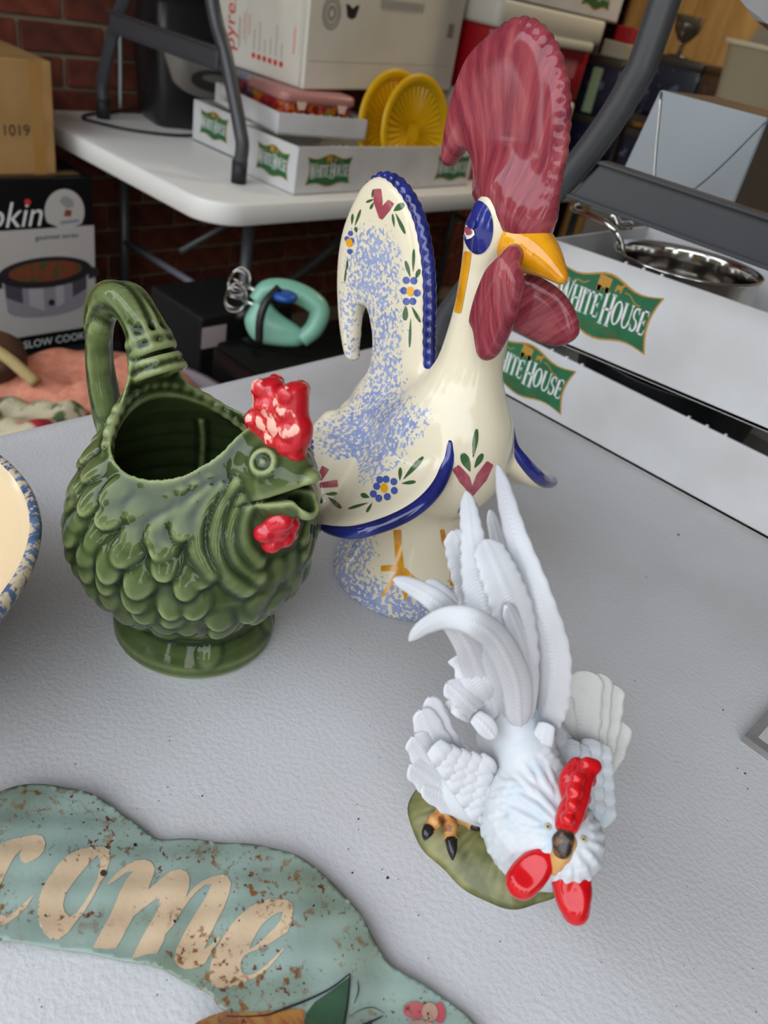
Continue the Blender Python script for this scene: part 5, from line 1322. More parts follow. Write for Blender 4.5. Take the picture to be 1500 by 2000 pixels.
for s in (1, -1):
    for i, t in enumerate(np.linspace(0, 1, 62)):
        a = cr(rim, 62)[i]; b = cr(root, 62)[i]; L = np.linalg.norm(a-b); n = max(4, int(L/.0034))
        for u in np.linspace(0, 1, n):
            p = b+(a-b)*u; p = p+np.array([0, 0, -.007*math.sin(math.pi*u)])
            A.ball((p[0], s*p[1], p[2]), .0052-.0006*u, .006)
A.ball(RF.px(935, 445, -.0185)+np.array([.003, .006, 0]), (.015, .010, .026), .006)
A.ball(RF.px(935, 445, -.0185)*np.array([1, -1, 1])+np.array([.003, -.006, 0]), (.015, .010, .026), .006)
A.ball(RF.px(1022, 520)+np.array([-.004, 0, 0]), .0085, .005)
V, Q = A.mesh(relax=5)
# sponge mask: painted region followed on the near side and mirrored
def projpx(Wp):
    d = Wp-CAM; f = d@F_; return np.stack([750+FPX*(d@R_)/f, 1000-FPX*(d@U_)/f], 1)
Vm = V.copy(); Vm[:, 1] = -np.abs(Vm[:, 1])
px_ = projpx(RF.W(Vm)+RF.o)
sp_loop = np.array(c2([(235, 275), (335, 275), (365, 320), (405, 370), (405, 470), (395, 560), (410, 640), (405, 760), (420, 900), (435, 1000), (535, 1050), (520, 1120), (460, 1190), (400, 1250), (350, 1310), (220, 1345), (140, 1320), (150, 1260), (60, 1180), (90, 1110), (190, 1050), (260, 950), (290, 860), (300, 760), (282, 640), (262, 592), (215, 600), (205, 700), (215, 830), (190, 800), (172, 700), (172, 560), (185, 450), (215, 330)]))
def sdp(L, P):
    d = np.full(len(P), 1e9)
    for a, b in zip(L, np.roll(L, -1, 0)):
        e = b-a; w = P-a; t = np.clip((w@e)/(e@e), 0, 1); d = np.minimum(d, ((w-t[:, None]*e)**2).sum(1))
    return np.sqrt(d)*np.where(inpoly(P, [L]), 1, -1)
up = V[:, 2] > .115
m1 = np.clip(sdp(sp_loop, px_)/34, -1, 1); m1[~up] = -1
m1 -= np.where((V[:, 0] > -.012) & (V[:, 2] > .19), 2, 0)
rad = np.hypot(V[:, 0], V[:, 1]); ang = np.arctan2(V[:, 1], V[:, 0])
m2 = np.where(V[:, 2] < .07, np.clip((.030-V[:, 2])/.014, -1, 1), -1)
m2 = np.maximum(m2, np.where((V[:, 2] < .066), np.clip((.062-V[:, 2])/.02, -1, 1)*smooth(.9, 1.9, np.abs(ang))-(1-smooth(.9, 1.9, np.abs(ang))), -1))
mm_ = np.maximum(m1, m2); mask = np.where(mm_ > 0, mm_*.075, mm_*.26)-.012
M['rooster'] = mat('cream_glaze', '#e6dcc3', .12, spec=.4)
spongify(M['rooster'], '#dfd4b9', '#98a3c4', (300, 300, 300), .50, .545, 'sponge', '#8795bd')
npmesh('rooster_body', RF.W(V), Q, M['rooster'], roo, True, {'sponge': mask})
bvR = bvh_of(RF.W(V), Q)
RO = RF.o
# ---- comb
comb_px = [(1050, 452), (1057, 433), (1069, 405), (1080, 373), (1089, 338), (1097, 293), (1101, 247), (1102, 209), (1099, 167), (1091, 132), (1080, 100), (1066, 76), (1049, 58), (1029, 48), (1001, 51), (973, 63), (945, 84), (920, 115), (903, 153), (889, 195), (880, 237), (873, 279), (870, 310), (875, 325), (884, 320), (896, 304), (907, 292), (917, 294), (926, 306), (932, 330), (935, 356), (934, 384), (955, 408), (980, 428), (1010, 448), (1030, 458)]
cl = crc(np.array([RF.px(*q)[[0, 2]] for q in comb_px]), 130)
K = Field((-.085, -.022, .29), (.065, .022, .43), .0011)
K.plate(cl, .0040, .0092, .022, .003)
ed = cr(np.array([RF.px(*q) for q in [(1047, 440), (1057, 425), (1069, 398), (1080, 365), (1089, 330), (1096, 290), (1100, 247), (1101, 209), (1098, 167), (1090, 132), (1079, 100), (1065, 76), (1048, 59), (1028, 49), (1001, 52), (973, 65), (945, 86)]]), 400)
al = np.r_[0, np.cumsum(np.linalg.norm(np.diff(ed, axis=0), axis=1))]
for k, s in enumerate(np.arange(0, al[-1], .0072)):
    p = np.array([np.interp(s, al, ed[:, i]) for i in range(3)]); f = 1-.5*smooth(.8, 1., s/al[-1])
    K.ball(p, (.0048*f, .0050*f, .0048*f), .0022)
K.chain([(.001, 0, .324), (.012, 0, .322), (.026, 0, .316), (.034, 0, .312)], [.0130, .0190, .0180, .0125], .016, 10)
V, Q = K.mesh(relax=2)
M['mauve'] = mat('mauve_glaze', '#8d3f4b', .12, spec=.32)
def streaks(m, c1_, c2_, c3_):
    nt = m.node_tree; b = nt.nodes['Principled BSDF']; a1 = nt.nodes.new('ShaderNodeAttribute'); a1.attribute_name = 'sa'; a2 = nt.nodes.new('ShaderNodeAttribute'); a2.attribute_name = 'sr'
    cx_ = nt.nodes.new('ShaderNodeCombineXYZ'); nt.links.new(a1.outputs['Fac'], cx_.inputs[0]); nt.links.new(a2.outputs['Fac'], cx_.inputs[1])
    n = nt.nodes.new('ShaderNodeTexNoise'); n.inputs['Scale'].default_value = 1; n.inputs['Detail'].default_value = 5; n.inputs['Roughness'].default_value = .65; nt.links.new(cx_.outputs[0], n.inputs['Vector'])
    rp = nt.nodes.new('ShaderNodeValToRGB'); nt.links.new(n.outputs[0], rp.inputs[0])
    rp.color_ramp.elements[0].position = .33; rp.color_ramp.elements[0].color = lin(c1_); rp.color_ramp.elements[1].position = .70; rp.color_ramp.elements[1].color = lin(c3_)
    e = rp.color_ramp.elements.new(.5); e.color = lin(c2_)
    nt.links.new(rp.outputs[0], b.inputs['Base Color'])
streaks(M['mauve'], '#652530', '#873741', '#a05353')
def fanattr(V, c):
    dx, dz = V[:, 0]-c[0], V[:, 2]-c[1]; return {'sa': np.arctan2(dx, dz)*13, 'sr': np.hypot(dx, dz)*16}
o = npmesh('comb', RF.W(V), Q, M['mauve'], roo, True, fanattr(V, (.030, .27))); o['label'] = 'tall mauve scalloped comb with a hooked back'
# ---- wattles
nw = c3([(425, 1350), (370, 1395), (330, 1440), (290, 1530), (262, 1610), (240, 1700), (238, 1745), (258, 1790), (268, 1850), (280, 1915), (303, 1952), (330, 1955), (370, 1922), (420, 1835), (460, 1735), (490, 1620), (507, 1510), (490, 1430), (460, 1380)])
L_ = crc(np.array([RF.px(*q, -.024)[[0, 2]] for q in nw]), 60)
K = Field((.0, -.05, .17), (.09, -.0, .32), .0011); K.plate(L_, .0025, .0085, .016, .003, -.024)
K.chain([RF.px(1000, 500, -.020), RF.px(1012, 495, -.006)], [.006, .008], .004)
V, Q = K.mesh(relax=2); o = npmesh('wattle', RF.W(V), Q, M['mauve'], roo, True, {'sa': V[:, 0]*260+V[:, 2]*120, 'sr': V[:, 2]*26})
WF = Frame(RF.o+RF.h*.030+RF.l*.010, -14)
fw = [(1012, 543), (1040, 536), (1062, 545), (1086, 560), (1107, 580), (1125, 610), (1133, 640), (1128, 658), (1110, 671), (1085, 675), (1050, 666), (1020, 652), (1002, 640), (998, 600)]
L_ = crc(np.array([WF.px(*q)[[0, 2]] for q in fw]), 60)
K = Field((-.05, -.02, .16), (.10, .02, .32), .0011); K.plate(L_, .0025, .0080, .016, .003)
K.chain([WF.px(1016, 560), WF.px(1012, 535)], [.007, .008], .004)
V, Q = K.mesh(relax=2); npmesh('wattle', WF.W(V)+(WF.o-RF.o), Q, M['mauve'], roo, True, {'sa': V[:, 0]*200-V[:, 2]*160, 'sr': V[:, 0]*26})
# ---- beak
K = Field((.0, -.03, .25), (.10, .03, .34), .0011)
K.chain([RF.px(1018, 478), RF.px(1040, 487), RF.px(1064, 506), RF.px(1084, 527), RF.px(1096, 541)], [.0165, .0150, .0110, .0070, .0046], .003, 14)
V, Q = K.mesh(relax=2); M['ochre'] = mat('ochre_glaze', '#dd9a14', .10, coat=.3, noise=(45, '#c9820c', .42, .62))
o = npmesh('beak', RF.W(V), Q, M['ochre'], roo); o['label'] = 'glossy yellow beak'
# ---- blue rims
M['cobalt'] = mat('cobalt_glaze', '#1a1f5e', .10, coat=.3, noise=(40, '#272f7d', .42, .62))
ed = cr(np.array([RF.px(*q) for q in [(832, 772), (837, 748), (838, 700), (838, 650), (839, 600), (838, 550), (833, 495), (824, 447), (811, 409), (790, 373), (767, 352), (743, 346), (721, 360), (704, 386)]]), 400)
al = np.r_[0, np.cumsum(np.linalg.norm(np.diff(ed, axis=0), axis=1))]
K = Field((-.17, -.02, .14), (.0, .02, .33), .0012)
for s in np.arange(0, al[-1], .0082):
    p = np.array([np.interp(s, al, ed[:, i]) for i in range(3)]); f = 1-.62*smooth(.72, 1., s/al[-1]); f *= 1+.25*(1-smooth(0, .12, s/al[-1]))
    K.ball(p, (.0062*f, .0054*f, .0060*f), .0026)
V, Q = K.mesh(relax=1); o = npmesh('tail_edge', RF.W(V), Q, M['cobalt'], roo); o['label'] = 'dark blue scalloped tail edge'
for s in (1, -1):
    P = (cr(rim[:8], 60)+(cr(rim[:8], 60)-cr(root[:8], 60))*.045)*np.array([1, s, 1])+np.array([.003, 0, .0030]); u = np.linspace(0, 1, 60)
    o = tube('wing_edge', RF.W(P), .0032+.0022*np.sin(np.pi*np.clip(u*.9+.1, 0, 1))**.6, M['cobalt'], roo, 14); o['label'] = 'dark blue painted wing edge'
# ---- painted decoration lying on the glaze
M['leafg'] = mat('leaf_green_glaze', '#3b5d35', .12, coat=.3); M['petal'] = mat('petal_blue_glaze', '#4a5a9c', .12, coat=.3); M['rosy'] = mat('rose_glaze', '#9c4753', .12, coat=.3, noise=(70, '#b4646a', .45, .62)); M['yel'] = mat('yellow_glaze', '#e0a01e', .12, coat=.3)
M['whiteg'] = mat('white_glaze', '#e9e2d6', .12, coat=.3)
def D(name, loop, m, lift=.0004, parent=roo, sc=c2, step=3):
    return decal(name, [sc(loop)], bvR, RO, M[m], parent, lift, step)
def DL(lst, m, name):
    for x0, y0, x1, y1, w in lst: D(name, leaf(x0, y0, x1, y1, w), m)
D('painted_heart', stripe([(322, 106), (324, 160), (335, 232)], [15, 19, 6], 30, .8), 'rosy'); D('painted_heart', stripe([(380, 160), (358, 190), (336, 234)], [14, 18, 6], 30, .8), 'rosy', .0006)
DL([(298, 145, 305, 108, 6), (305, 150, 273, 163, 6), (305, 163, 290, 192, 6), (390, 200, 433, 170, 15), (392, 268, 385, 213, 6), (398, 210, 438, 296, 9), (212, 258, 216, 212, 6), (225, 263, 250, 194, 6), (232, 292, 228, 268, 8),
    (472, 458, 475, 362, 7), (460, 480, 440, 412, 9), (483, 487, 500, 447, 10), (441, 603, 438, 664, 13), (466, 605, 502, 672, 8), (462, 655, 457, 778, 6),
    (415, 1345, 418, 1290, 9), (430, 1340, 515, 1243, 12), (423, 1358, 483, 1350, 9), (286, 1417, 250, 1404, 12), (280, 1440, 197, 1465, 7), (298, 1440, 274, 1480, 7), (97, 1402, 150, 1400, 9), (110, 1415, 168, 1463, 11), (92, 1400, 80, 1442, 7),
    (725, 1246, 741, 1126, 13), (712, 1304, 680, 1228, 21), (731, 1290, 766, 1230, 14), (720, 1412, 747, 1476, 8), (690, 1440, 664, 1480, 9), (195, 400, 190, 450, 5), (188, 440, 182, 500, 4)], 'leafg', 'painted_leaf')
def flower(cx, cy, pet, r, c):
    for x, y in pet: D('painted_petal', ell(x, y, r, r*1.05, 16), 'petal')
    D('flower_centre', ell(cx, cy, c*.8, c, 16), 'yel', .0005)
flower(461, 541, [(443, 494), (475, 496), (433, 538), (489, 548), (443, 584), (471, 583)], 15, 20)
flower(349, 1377, [(317, 1370), (330, 1342), (357, 1340), (390, 1350), (392, 1388), (362, 1414), (326, 1421), (303, 1402)], 15, 20)
flower(202, 335, [(207, 295), (212, 325), (204, 372), (192, 318)], 11, 18)
flower(30, 1195, [(38, 1180), (40, 1205), (25, 1170)], 11, 10)
D('painted_petal', stripe([(72, 1340), (100, 1290)], [12, 17], 20, .8), 'rosy'); D('painted_petal', stripe([(75, 1365), (150, 1356)], [11, 16], 20, .8), 'rosy')
D('painted_heart', stripe([(650, 1287), (690, 1340), (722, 1402)], [18, 24, 8], 30, .8), 'rosy'); D('painted_heart', stripe([(797, 1268), (760, 1330), (716, 1406)], [16, 24, 8], 30, .8), 'rosy', .0006)
M['legy'] = mat('leg_yellow_glaze', '#d9971a', .12, coat=.3, noise=(60, '#c47f10', .45, .6))
for L, w in (([(405, 1553), (408, 1620), (418, 1735)], [17, 15, 17]), ([(335, 1718), (380, 1716), (425, 1726)], [12, 13, 12]), ([(420, 1730), (380, 1775), (342, 1835)], [13, 10, 6]), ([(424, 1728), (436, 1780), (440, 1852)], [14, 11, 6]), ([(428, 1722), (470, 1760), (524, 1800)], [13, 11, 8]),
             ([(592, 1550), (606, 1610), (636, 1650)], [9, 12, 12]), ([(634, 1640), (637, 1710), (632, 1790)], [11, 11, 7])):
    D('painted_leg', stripe(L, w, 36, .7), 'legy', .0005)
o = D('neck_stripe', stripe([(706, 372), (690, 470), (662, 632)], [15, 17, 15], 40, .8), 'legy', .0005)
ey = D('eye_patch', ell(748, 270, 64, 113, 40), 'cobalt', .0006)
if ey:
    ey['label'] = 'cobalt blue oval eye patch'
    decal('eye_white', [c2([(702, 262), (718, 262), (735, 285), (738, 300), (722, 315), (705, 320), (697, 295)])], bvR, RO, M['whiteg'], ey, .0012, 2)
    decal('eye_red', [c2([(704, 268), (716, 268), (730, 287), (725, 299), (708, 302), (701, 288)])], bvR, RO, M['rosy'], ey, .0018, 2)
    decal('pupil', [c2(ell(728, 256, 17, 20, 18))], bvR, RO, M['cobalt'], ey, .0022, 2)
# ================================================================== WHITE PORCELAIN ROOSTER
WO = np.array([-.096, .314, T])
wr = thing('porcelain_rooster', 'white bisque porcelain rooster with long swept tail feathers on a green mound', 'figurine', tuple(WO))
def q3(x, y, z): return pz(x, y, T+z)-WO
def c4(x, y): return (740+x/2.127, 880+y/2.127)
M['bisque'] = mat('bisque_white', '#c4c4c7', .5, spec=.3, noise=(9, '#bdbec1', .4, .6))
M['bisque_blue'] = mat('bisque_blue', '#c1c3c6', .5, spec=.3, noise=(45, '#abbac3', .52, .70))
M['bisque_warm'] = mat('bisque_warm', '#c2c0bb', .5, spec=.3, noise=(60, '#b5b1aa', .5, .7))
def feather(name, ctrl, wid, m, parent, tilt=0, cup=.0, thick=.0022, barb=.00032, pitch=.0026, cols=13, notch=0, tip=.45, face=None, rows=None, seed=0):
    """blade feather: spine through pixel/height points, raised shaft, slanted barbs, scalloped edge"""
    C = np.array([q3(*c) for c in ctrl]); P = cr(C, 60); L = np.linalg.norm(np.diff(P, axis=0), axis=1).sum()
    n = rows or max(24, int(L/pitch*6)); P = cr(C, n); Tn = np.gradient(P, axis=0); Tn /= np.linalg.norm(Tn, axis=1)[:, None]
    toc = CAM-(P+WO); toc /= np.linalg.norm(toc, axis=1)[:, None]
    if face is not None: toc = toc+np.array(face)
    N = toc-Tn*(toc*Tn).sum(1)[:, None]; N /= np.linalg.norm(N, axis=1)[:, None]; B = np.cross(Tn, N)
    ti = np.radians(np.interp(np.linspace(0, 1, n), np.linspace(0, 1, 2), [tilt, tilt] if np.isscalar(tilt) else tilt))[:, None]
    N, B = N*np.cos(ti)+B*np.sin(ti), B*np.cos(ti)-N*np.sin(ti)
    t = np.linspace(0, 1, n); w = np.interp(t, np.linspace(0, 1, len(wid)), wid)
    w = np.convolve(np.pad(w, 4, 'edge'), np.ones(9)/9, 'valid')
    endw = np.sqrt(np.clip(1-((t-(1-tip*.22))/(tip*.22)).clip(0, 1)**2, 0, 1)); w = w*(.06+.94*endw); st_ = np.sqrt(np.clip(1-(1-(s_ := t*L)/.010).clip(0, 1)**2, 0, 1)); w = w*(.25+.75*st_)
    s = t*L; rs = np.random.RandomState(seed)
    v = np.linspace(-1, 1, cols); top = []; bot = []
    for j, vv in enumerate(v):
        we = w*(1+(notch*np.sin(2*np.pi*s/.011+seed)*abs(vv)**3))
        h = barb*np.sin(2*np.pi*(s/pitch+abs(vv)*2.4))*min(1, abs(vv)*4)*(1-abs(vv)**6)*endw+.0009*np.exp(-(vv/.10)**2)*(1-t*.6)+cup*w*(1-vv*vv)
        top.append(P+B*(we*vv)[:, None]+N*(h+thick*.5*(1-vv**4))[:, None])
        bot.append(P+B*(we*vv)[:, None]+N*(cup*w*(1-vv*vv)-thick*.5*(1-vv**4)-.0001)[:, None])
    ring = top+bot[::-1]; k = len(ring); V = np.stack(ring, 1).reshape(-1, 3); I = np.arange(n*k).reshape(n, k)
    Q = np.stack([I[:-1], np.roll(I, -1, 1)[:-1], np.roll(I, -1, 1)[1:], I[1:]], -1).reshape(-1, 4)
    o = npmesh(name, V, Q, m, parent)
    return o
def F(name, pts, wid, m='bisque', **k):
    return feather(name, [(*c4(a, b), z) for a, b, z in pts], [x/2.127*.000325 for x in wid], M[m], wr, **k)
# ---- mound
v = []; f = []; nr, na = 22, 160
rs = np.random.RandomState(2); ph = rs.uniform(0, 6.28, 8)
for i in range(nr+1):
    for j in range(na):
        a = 2*math.pi*j/na; R = .0535*(1+.035*math.sin(3*a+ph[0])+.02*math.sin(5*a+ph[1])+.012*math.sin(11*a+ph[2])); u = i/nr
        z = .0185*(1-u**3.2)+.0012*math.sin(4*a+ph[3]+u*3)*u*(1-u)*4
        z += .0007*u*(math.sin(47*a+3*math.sin(5*a)+u*4)+.6*math.sin(83*a+u*6))*(1-u**8)
        if i == nr: z = 0
        v.append((R*u*(1-.02*(i == nr))+.0, 0, 0)); v[-1] = (R*u*math.cos(a), R*u*math.sin(a), max(z, 0.0))
for i in range(nr):
    for j in range(na): f.append((i*na+j, i*na+(j+1) % na, (i+1)*na+(j+1) % na, (i+1)*na+j))
f.append(tuple(nr*na+j for j in range(na)))
o = mesh('green_mound', v, f, mat('mound_olive', '#7f7c4a', .45, noise=(60, '#585a34', .42, .64)), wr, True); o['label'] = 'olive green grassy mound base'
# ---- body
B_ = Field((-.075, -.080, .008), (.100, .085, .135), .0009)
def ch(lst, k, n=14): B_.chain([q3(x, y, z) for x, y, z, r in lst], [r for *_, r in lst], k, n)
ch([(1005, 1395, .100, .0150), (1022, 1450, .094, .0165), (1040, 1510, .086, .0185), (1042, 1570, .074, .0250), (1048, 1620, .062, .0275)], .012)
ch([(1042, 1600, .066, .024), (1075, 1640, .070, .0230), (1105, 1650, .076, .0185)], .012)
ch([(1105, 1640, .080, .0165), (1112, 1632, .083, .0140)], .008)
B_.ball(q3(1070, 1440, .078), (.013, .012, .013), .012); B_.ball(q3(968, 1440, .08), (.011, .011, .012), .012)
b0V, b0Q = B_.mesh(); bw0 = bvh_of(b0V, b0Q)
rs = np.random.RandomState(8)
hd_px = np.array([1112., 1628.])
def plume(x, y, ln, r, dirv=None, k=.0007):
    h = bw0.ray_cast(Vector(CAM-WO), Vector(ray(x, y)))
    if h[0] is None: return
    p = np.array(h[0]); n = np.array(h[1])
    d = np.array([x, y])-hd_px if dirv is None else np.array(dirv, float); d /= np.linalg.norm(d)+1e-9
    pts = [p-n*r*.35]; q = np.array([x, y], float); rr_ = [r*.75]
    for i in range(4):
        q = q+d*ln/4; h = bw0.ray_cast(Vector(CAM-WO), Vector(ray(*q)))
        if h[0] is None: break
        pp = np.array(h[0])-np.array(h[1])*r*(.30+.12*i)
        if np.linalg.norm(pp-pts[-1]) > .012: break
        pts.append(pp); rr_.append(r*(1-.12*i))
    if len(pts) > 1: B_.chain(pts, rr_, k)
for ring, (rad_, cnt) in enumerate(((44, 15), (60, 19), (78, 23), (98, 26), (120, 27), (144, 27), (166, 27))):
    for i in range(cnt):
        a = 2*math.pi*(i+.5*(ring % 2))/cnt+rs.uniform(-.08, .08); x = hd_px[0]+rad_*math.cos(a)*1.05; y = hd_px[1]+rad_*math.sin(a)
        if y < 1525 and ring > 1: continue
        plume(x, y, 50+rs.uniform(0, 22), .0019+.0005*rs.rand(), None)
for x, y, dx, dy in [(985, 1560, -1, .3), (970, 1590, -1, .5), (955, 1620, -1, .8), (965, 1650, -.7, 1), (985, 1680, -.5, 1), (1010, 1700, -.2, 1), (945, 1600, -1, .6), (1000, 1545, -1, .1), (1010, 1530, -1, 0), (1000, 1640, -.6, .8), (1020, 1670, -.4, 1), (985, 1620, -.8, .8), (1010, 1590, -.9, .5), (1060, 1475, .8, -.6), (1085, 1460, .9, -.4), (1075, 1490, 1, -.1), (1095, 1490, 1, 0), (1065, 1450, .6, -.9), (1085, 1430, .6, -.9), (1100, 1450, .8, -.5)]:
    plume(x, y, 52, .0027, (dx, dy)); plume(x+9, y+11, 50, .0024, (dx, dy))
V, Q = B_.mesh(relax=0)
npmesh('rooster_body', V, Q, M['bisque_blue'], wr)
# ---- tail, back row first
F('tail_feather', [(560, 1120, .095), (540, 700, .165), (510, 440, .185), (462, 245, .205)], [40, 46, 44, 30, 18], face=(0, 0, .2), seed=1)
F('tail_feather', [(470, 1110, .10), (400, 800, .150), (300, 640, .165), (198, 540, .170)], [40, 46, 42, 34, 24], seed=2)
F('tail_feather', [(500, 1120, .098), (440, 760, .160), (370, 520, .190), (312, 330, .212)], [46, 52, 56, 52, 40], notch=.05, seed=3)
F('tail_feather', [(540, 1130, .099), (480, 780, .172), (415, 520, .200), (385, 340, .213), (364, 172, .222)], [48, 58, 64, 46, 34, 22], notch=.04, seed=4, tilt=-10)
F('tail_feather', [(575, 1140, .100), (590, 900, .155), (560, 680, .190), (500, 510, .208), (440, 372, .216)], [50, 62, 66, 60, 46], notch=.05, seed=5, tilt=14)
F('tail_feather', [(640, 1205, .072), (680, 1120, .104), (715, 1020, .130), (720, 830, .166), (650, 590, .198), (560, 330, .216), (494, 62, .226)], [60, 70, 68, 60, 50, 38, 24], notch=.03, seed=6, tilt=-22, cup=.12)
F('tail_feather', [(600, 1150, .102), (620, 960, .145), (590, 790, .175), (530, 640, .198)], [36, 40, 36, 26], seed=7, tilt=25)
F('tail_feather', [(470, 1110, .104), (420, 930, .140), (370, 800, .168), (270, 655, .190), (160, 575, .196), (60, 532, .198)], [44, 56, 46, 38, 28, 16], seed=8)
F('tail_feather', [(505, 1135, .078), (465, 1055, .110), (430, 985, .132), (362, 832, .150)], [52, 62, 66], notch=.07, tip=.12, seed=9)
F('tail_feather', [(450, 1130, .092), (380, 1055, .122), (282, 965, .134)], [40, 44, 34], notch=.08, seed=10)
F('tail_feather', [(400, 1120, .103), (340, 1080, .112), (300, 1060, .110), (280, 1105, .095)], [26, 28, 24, 14], seed=12)
F('tail_feather', [(430, 1110, .101), (350, 1040, .113), (275, 1000, .112)], [30, 30, 18], seed=13)
F('tail_feather', [(585, 1140, .108), (570, 960, .150), (500, 800, .185), (400, 715, .200), (290, 695, .196), (195, 730, .182), (128, 785, .168)], [44, 50, 44, 40, 34, 26, 16], seed=11, tilt=[12, -20], cup=.15)
0 and F('tail_covert', [(560, 1190, .111), (540, 1140, .116), (505, 1075, .126)], [44, 42, 30], seed=14); 0 and F('tail_covert', [(610, 1200, .110), (600, 1140, .117), (590, 1080, .126)], [44, 40, 28], seed=15)
F('tail_covert', [(480, 1190, .106), (440, 1140, .112), (395, 1100, .115)], [40, 36, 26], seed=16); F('tail_covert', [(660, 1260, .100), (680, 1200, .108), (700, 1130, .116)], [42, 40, 28], seed=17)
# ---- wings
def zl(y): return .050+(1530-y)/510*.064
def wingF(name, pts, wid, zf, m, **k): return feather(name, [(*c4(a, b), zf(b)+dz) for a, b, dz in pts], [x/2.127*.000275*1.45 for x in wid], M[m], wr, **k)
for i, (pts, wd) in enumerate([([(400, 1420, -.004), (300, 1270, -.002), (245, 1050, 0)], [40, 40, 20]), ([(390, 1430, -.002), (290, 1260, 0), (212, 1022, .002)], [46, 48, 26]), ([(370, 1440, 0), (260, 1270, .002), (175, 1075, .004)], [46, 52, 34]),
                               ([(360, 1450, .001), (235, 1310, .003), (142, 1185, .005)], [46, 54, 36]), ([(350, 1470, .002), (230, 1370, .004), (132, 1300, .006)], [46, 54, 34]), ([(370, 1480, .003), (280, 1430, .004), (180, 1390, .006)], [46, 50, 30])]):
    wingF('wing_feather', pts, wd, zl, 'bisque', notch=.05, seed=20+i, barb=.00024, pitch=.0024)
cv_ = []
for r in range(5):
    for j in range(5):
        x = 258+r*38+j*44; y = 1268+j*14+r*58-(j-2)**2*2
        if x < 470 and y < 1540: cv_.append((x, y, r))
for i, (x, y, r) in enumerate(cv_):
    wingF('covert_feather', [(x+44, y+56, .007), (x+8, y+8, .0120), (x-34, y-36, .0105)], [24, 38, 28], zl, 'bisque', rows=30, cols=9, barb=.0002, pitch=.0022, thick=.0018, cup=.05, seed=i)
B2 = Field((-.075, -.09, .01), (.05, .05, .13), .0012)
def wp(x, y, dz=0): return q3(*c4(x, y), zl(y)+dz)
B2.chain([wp(455, 1470, 0), wp(400, 1440, .001), wp(320, 1360, .001), wp(270, 1250, .0)], [.0095, .0105, .009, .004], .004, 12)
B2.chain([wp(430, 1500, 0), wp(330, 1470, .001), wp(240, 1410, .001)], [.008, .007, .004], .006, 10)
V, Q = B2.mesh(relax=2); npmesh('wing_shoulder', V, Q, M['bisque_blue'], wr)
def zr_(y): return .044+(1500-y)/600*.066
for i, (pts, wd) in enumerate([([(800, 1330, -.004), (775, 1180, -.003), (770, 1010, -.002)], [40, 44, 26]), ([(830, 1330, -.002), (840, 1120, 0), (868, 915, .002)], [50, 62, 50]), ([(870, 1330, 0), (895, 1120, .001), (920, 925, .002)], [44, 48, 40]),
                               ([(900, 1330, 0), (940, 1150, .001), (978, 972, .002)], [44, 46, 36]), ([(920, 1340, .001), (970, 1230, .001), (1012, 1128, .001)], [40, 44, 38])]):
    wingF('wing_feather', pts, wd, zr_, 'bisque_warm', notch=.04, seed=40+i, barb=.00026)
k_ = 0
for r in range(5):
    for j in range(4):
        x = 790+j*44+r*4; y = 1235+r*58+(j % 2)*22
        k_ += 1; wingF('covert_feather', [(x-4, y+72, .006), (x, y+20, .0115), (x+6, y-38, .0098)], [22, 37, 28], zr_, 'bisque_blue', rows=30, cols=9, barb=.0002, pitch=.0022, thick=.0018, cup=.05, seed=k_)
B2 = Field((-.04, -.05, .005), (.10, .11, .12), .0012)
def wq(x, y, dz=0): return q3(*c4(x, y), zr_(y)+dz)
B2.chain([wq(830, 1500, -.002), wq(860, 1400, -.001), wq(870, 1280, 0)], [.010, .0115, .008], .004, 12)
B2.chain([wq(790, 1400, .0), wq(830, 1450, 0)], [.008, .010], .006, 8)
V, Q = B2.mesh(relax=2); npmesh('wing_shoulder', V, Q, M['bisque_blue'], wr)
# ---- comb, wattles, beak, eyes
M['gloss_red'] = mat('gloss_red', '#bd0f17', .14, spec=.45)
def blob(name, chains, balls, m, h=.0008, k=.002, relax=2, cuts=()):
    A_ = np.array([q3(x, y, z) for c in chains for x, y, z, r in c]+[q3(x, y, z) for x, y, z, r in balls]); f_ = Field(A_.min(0)-.016, A_.max(0)+.016, h)
    for c in chains: f_.chain([q3(x, y, z) for x, y, z, r in c], [r for *_, r in c], k, 12)
    for x, y, z, r in balls: f_.ball(q3(x, y, z), r, k)
    for x, y, z, r in cuts: f_.ball(q3(x, y, z), r, .005, op='s')
    V, Q = f_.mesh(relax=relax); return npmesh(name, V, Q, m, wr)
o = blob('comb', [[(1104, 1622, .092, .0056), (1112, 1595, .100, .0066), (1126, 1560, .107, .0060), (1140, 1525, .112, .0046), (1152, 1500, .114, .0034)], [(1115, 1560, .099, .0048), (1115, 1525, .105, .0062), (1127, 1496, .109, .0046)]],
         [(1122, 1545, .114, .0042), (1128, 1520, .117, .0038), (1147, 1492, .116, .0036), (1160, 1497, .115, .0040), (1118, 1572, .111, .0034), (1108, 1600, .105, .0034), (1152, 1525, .110, .0034), (1142, 1560, .106, .0034), (1132, 1590, .099, .0038)], M['gloss_red']); o['label'] = 'glossy red toothed comb'
blob('wattle', [[(1078, 1668, .082, .0050), (1056, 1684, .078, .0074), (1034, 1706, .073, .0088), (1020, 1722, .070, .0084)]], [(1060, 1668, .079, .0052)], M['gloss_red'], cuts=[(1030, 1700, .0845, .0075), (1048, 1684, .089, .005)])
blob('wattle', [[(1090, 1696, .076, .0048), (1104, 1722, .072, .0070), (1118, 1752, .066, .0086), (1124, 1778, .061, .0070)]], [(1128, 1715, .071, .0070), (1130, 1740, .067, .0068)], M['gloss_red'], cuts=[(1118, 1735, .081, .0070), (1122, 1760, .0755, .0065)])
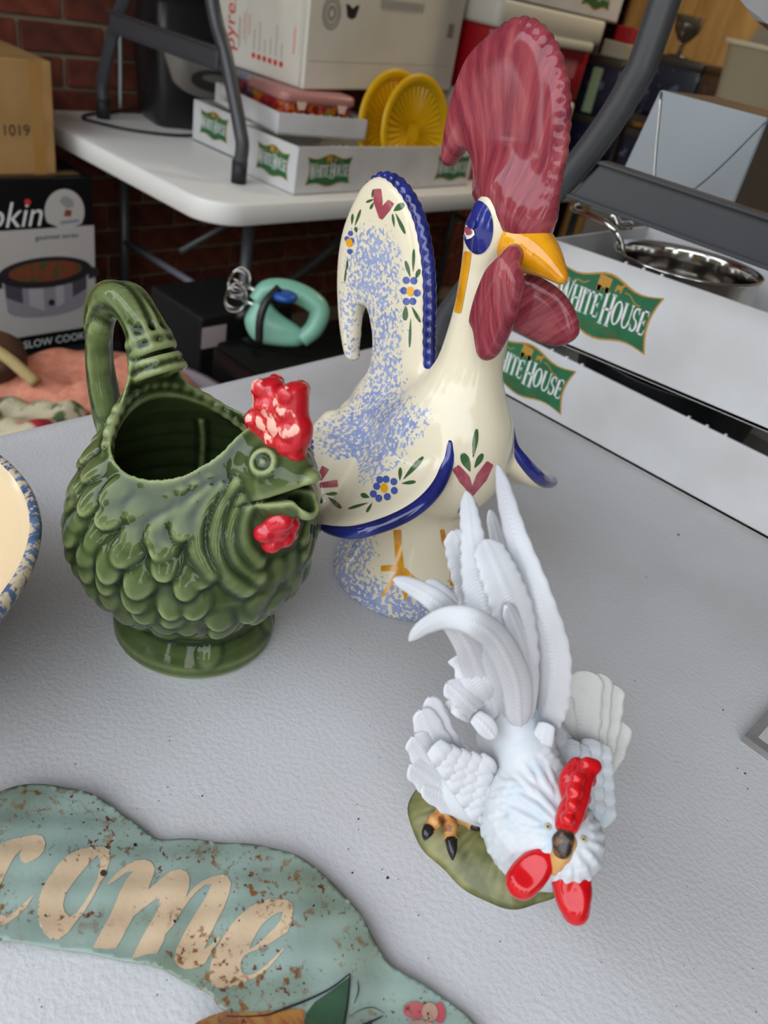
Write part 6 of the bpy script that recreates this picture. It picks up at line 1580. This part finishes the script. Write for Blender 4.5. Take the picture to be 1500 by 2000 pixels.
M['beak_tan'] = mat('beak_tan', '#b98a52', .4)
o = blob('beak', [[(1106, 1645, .090, .0062), (1094, 1672, .085, .0056), (1084, 1694, .079, .0040)]], [], M['beak_tan'], .0007)
o = blob('beak_ridge', [[(1104, 1636, .0945, .0048), (1098, 1658, .0905, .0048)]], [(1088, 1640, .0925, .0026), (1110, 1664, .088, .0030)], mat('beak_dark', '#2c211c', .3, noise=(200, '#6b4a30', .5, .6)), .0007); o['label'] = 'dark brown ridge of the beak'
blk = mat('eye_dark', '#2a2a20', .2); yl = mat('eye_yellow', '#b7b08a', .3)
for x, y, z in ((1139, 1641, .088), (1069, 1616, .086)):
    h = bw0.ray_cast(Vector(CAM-WO), Vector(ray(x, y))); p = np.array(h[0]) if h[0] is not None else q3(x, y, z)
    e_ = lathe('eye', [(.0001, -.0017), (.0012, -.0012), (.0017, 0), (.0012, .0012), (.0001, .0017)], yl, wr, 16, tuple(p+np.array([0, 0, .0008])))
    tc_ = (CAM-WO-p); tc_ /= np.linalg.norm(tc_); lathe('pupil', [(.0001, -.0008), (.0008, 0), (.0001, .0008)], blk, e_, 12, tuple(p+np.array([0, 0, .0008])+tc_*.0014))
# ---- legs and toes
M['leg_tan'] = mat('leg_tan', '#c08a4c', .4, noise=(110, '#7a4a24', .55, .62)); M['claw'] = mat('claw_black', '#1d1a1a', .25)
lg = tube('leg', [q3(905, 1545, .060), q3(885, 1562, .040), q3(872, 1580, .022)], .0052, M['leg_tan'], wr, 12, 14)
lg2 = tube('leg', [q3(1090, 1560, .050), q3(1095, 1560, .035), q3(1098, 1565, .018)], .0052, M['leg_tan'], wr, 12, 10)
for L, cl in (([(870, 1578), (852, 1600), (838, 1618)], [(838, 1618), (832, 1630), (829, 1641)]), ([(872, 1580), (878, 1610), (881, 1640)], [(881, 1640), (883, 1660), (884, 1680)]), ([(874, 1580), (895, 1592), (922, 1608)], [(922, 1608), (932, 1614), (940, 1620)]), ([(870, 1576), (862, 1566), (856, 1560)], [(856, 1560), (852, 1556), (849, 1552)])):
    zz_ = [.0225, .0215, .0190]
    tb = tube('toe', [q3(*p, z) for p, z in zip(L, zz_)], [.0042+.0005*math.sin(i*.7) for i in range(20)], M['leg_tan'], lg, 12, 20)
    tube('claw', [q3(*p, z) for p, z in zip(cl, [.0200, .0195, .0165])], [.0038, .0036, .0034, .003, .0024, .0016, .0006], M['claw'], lg, 10, 7)
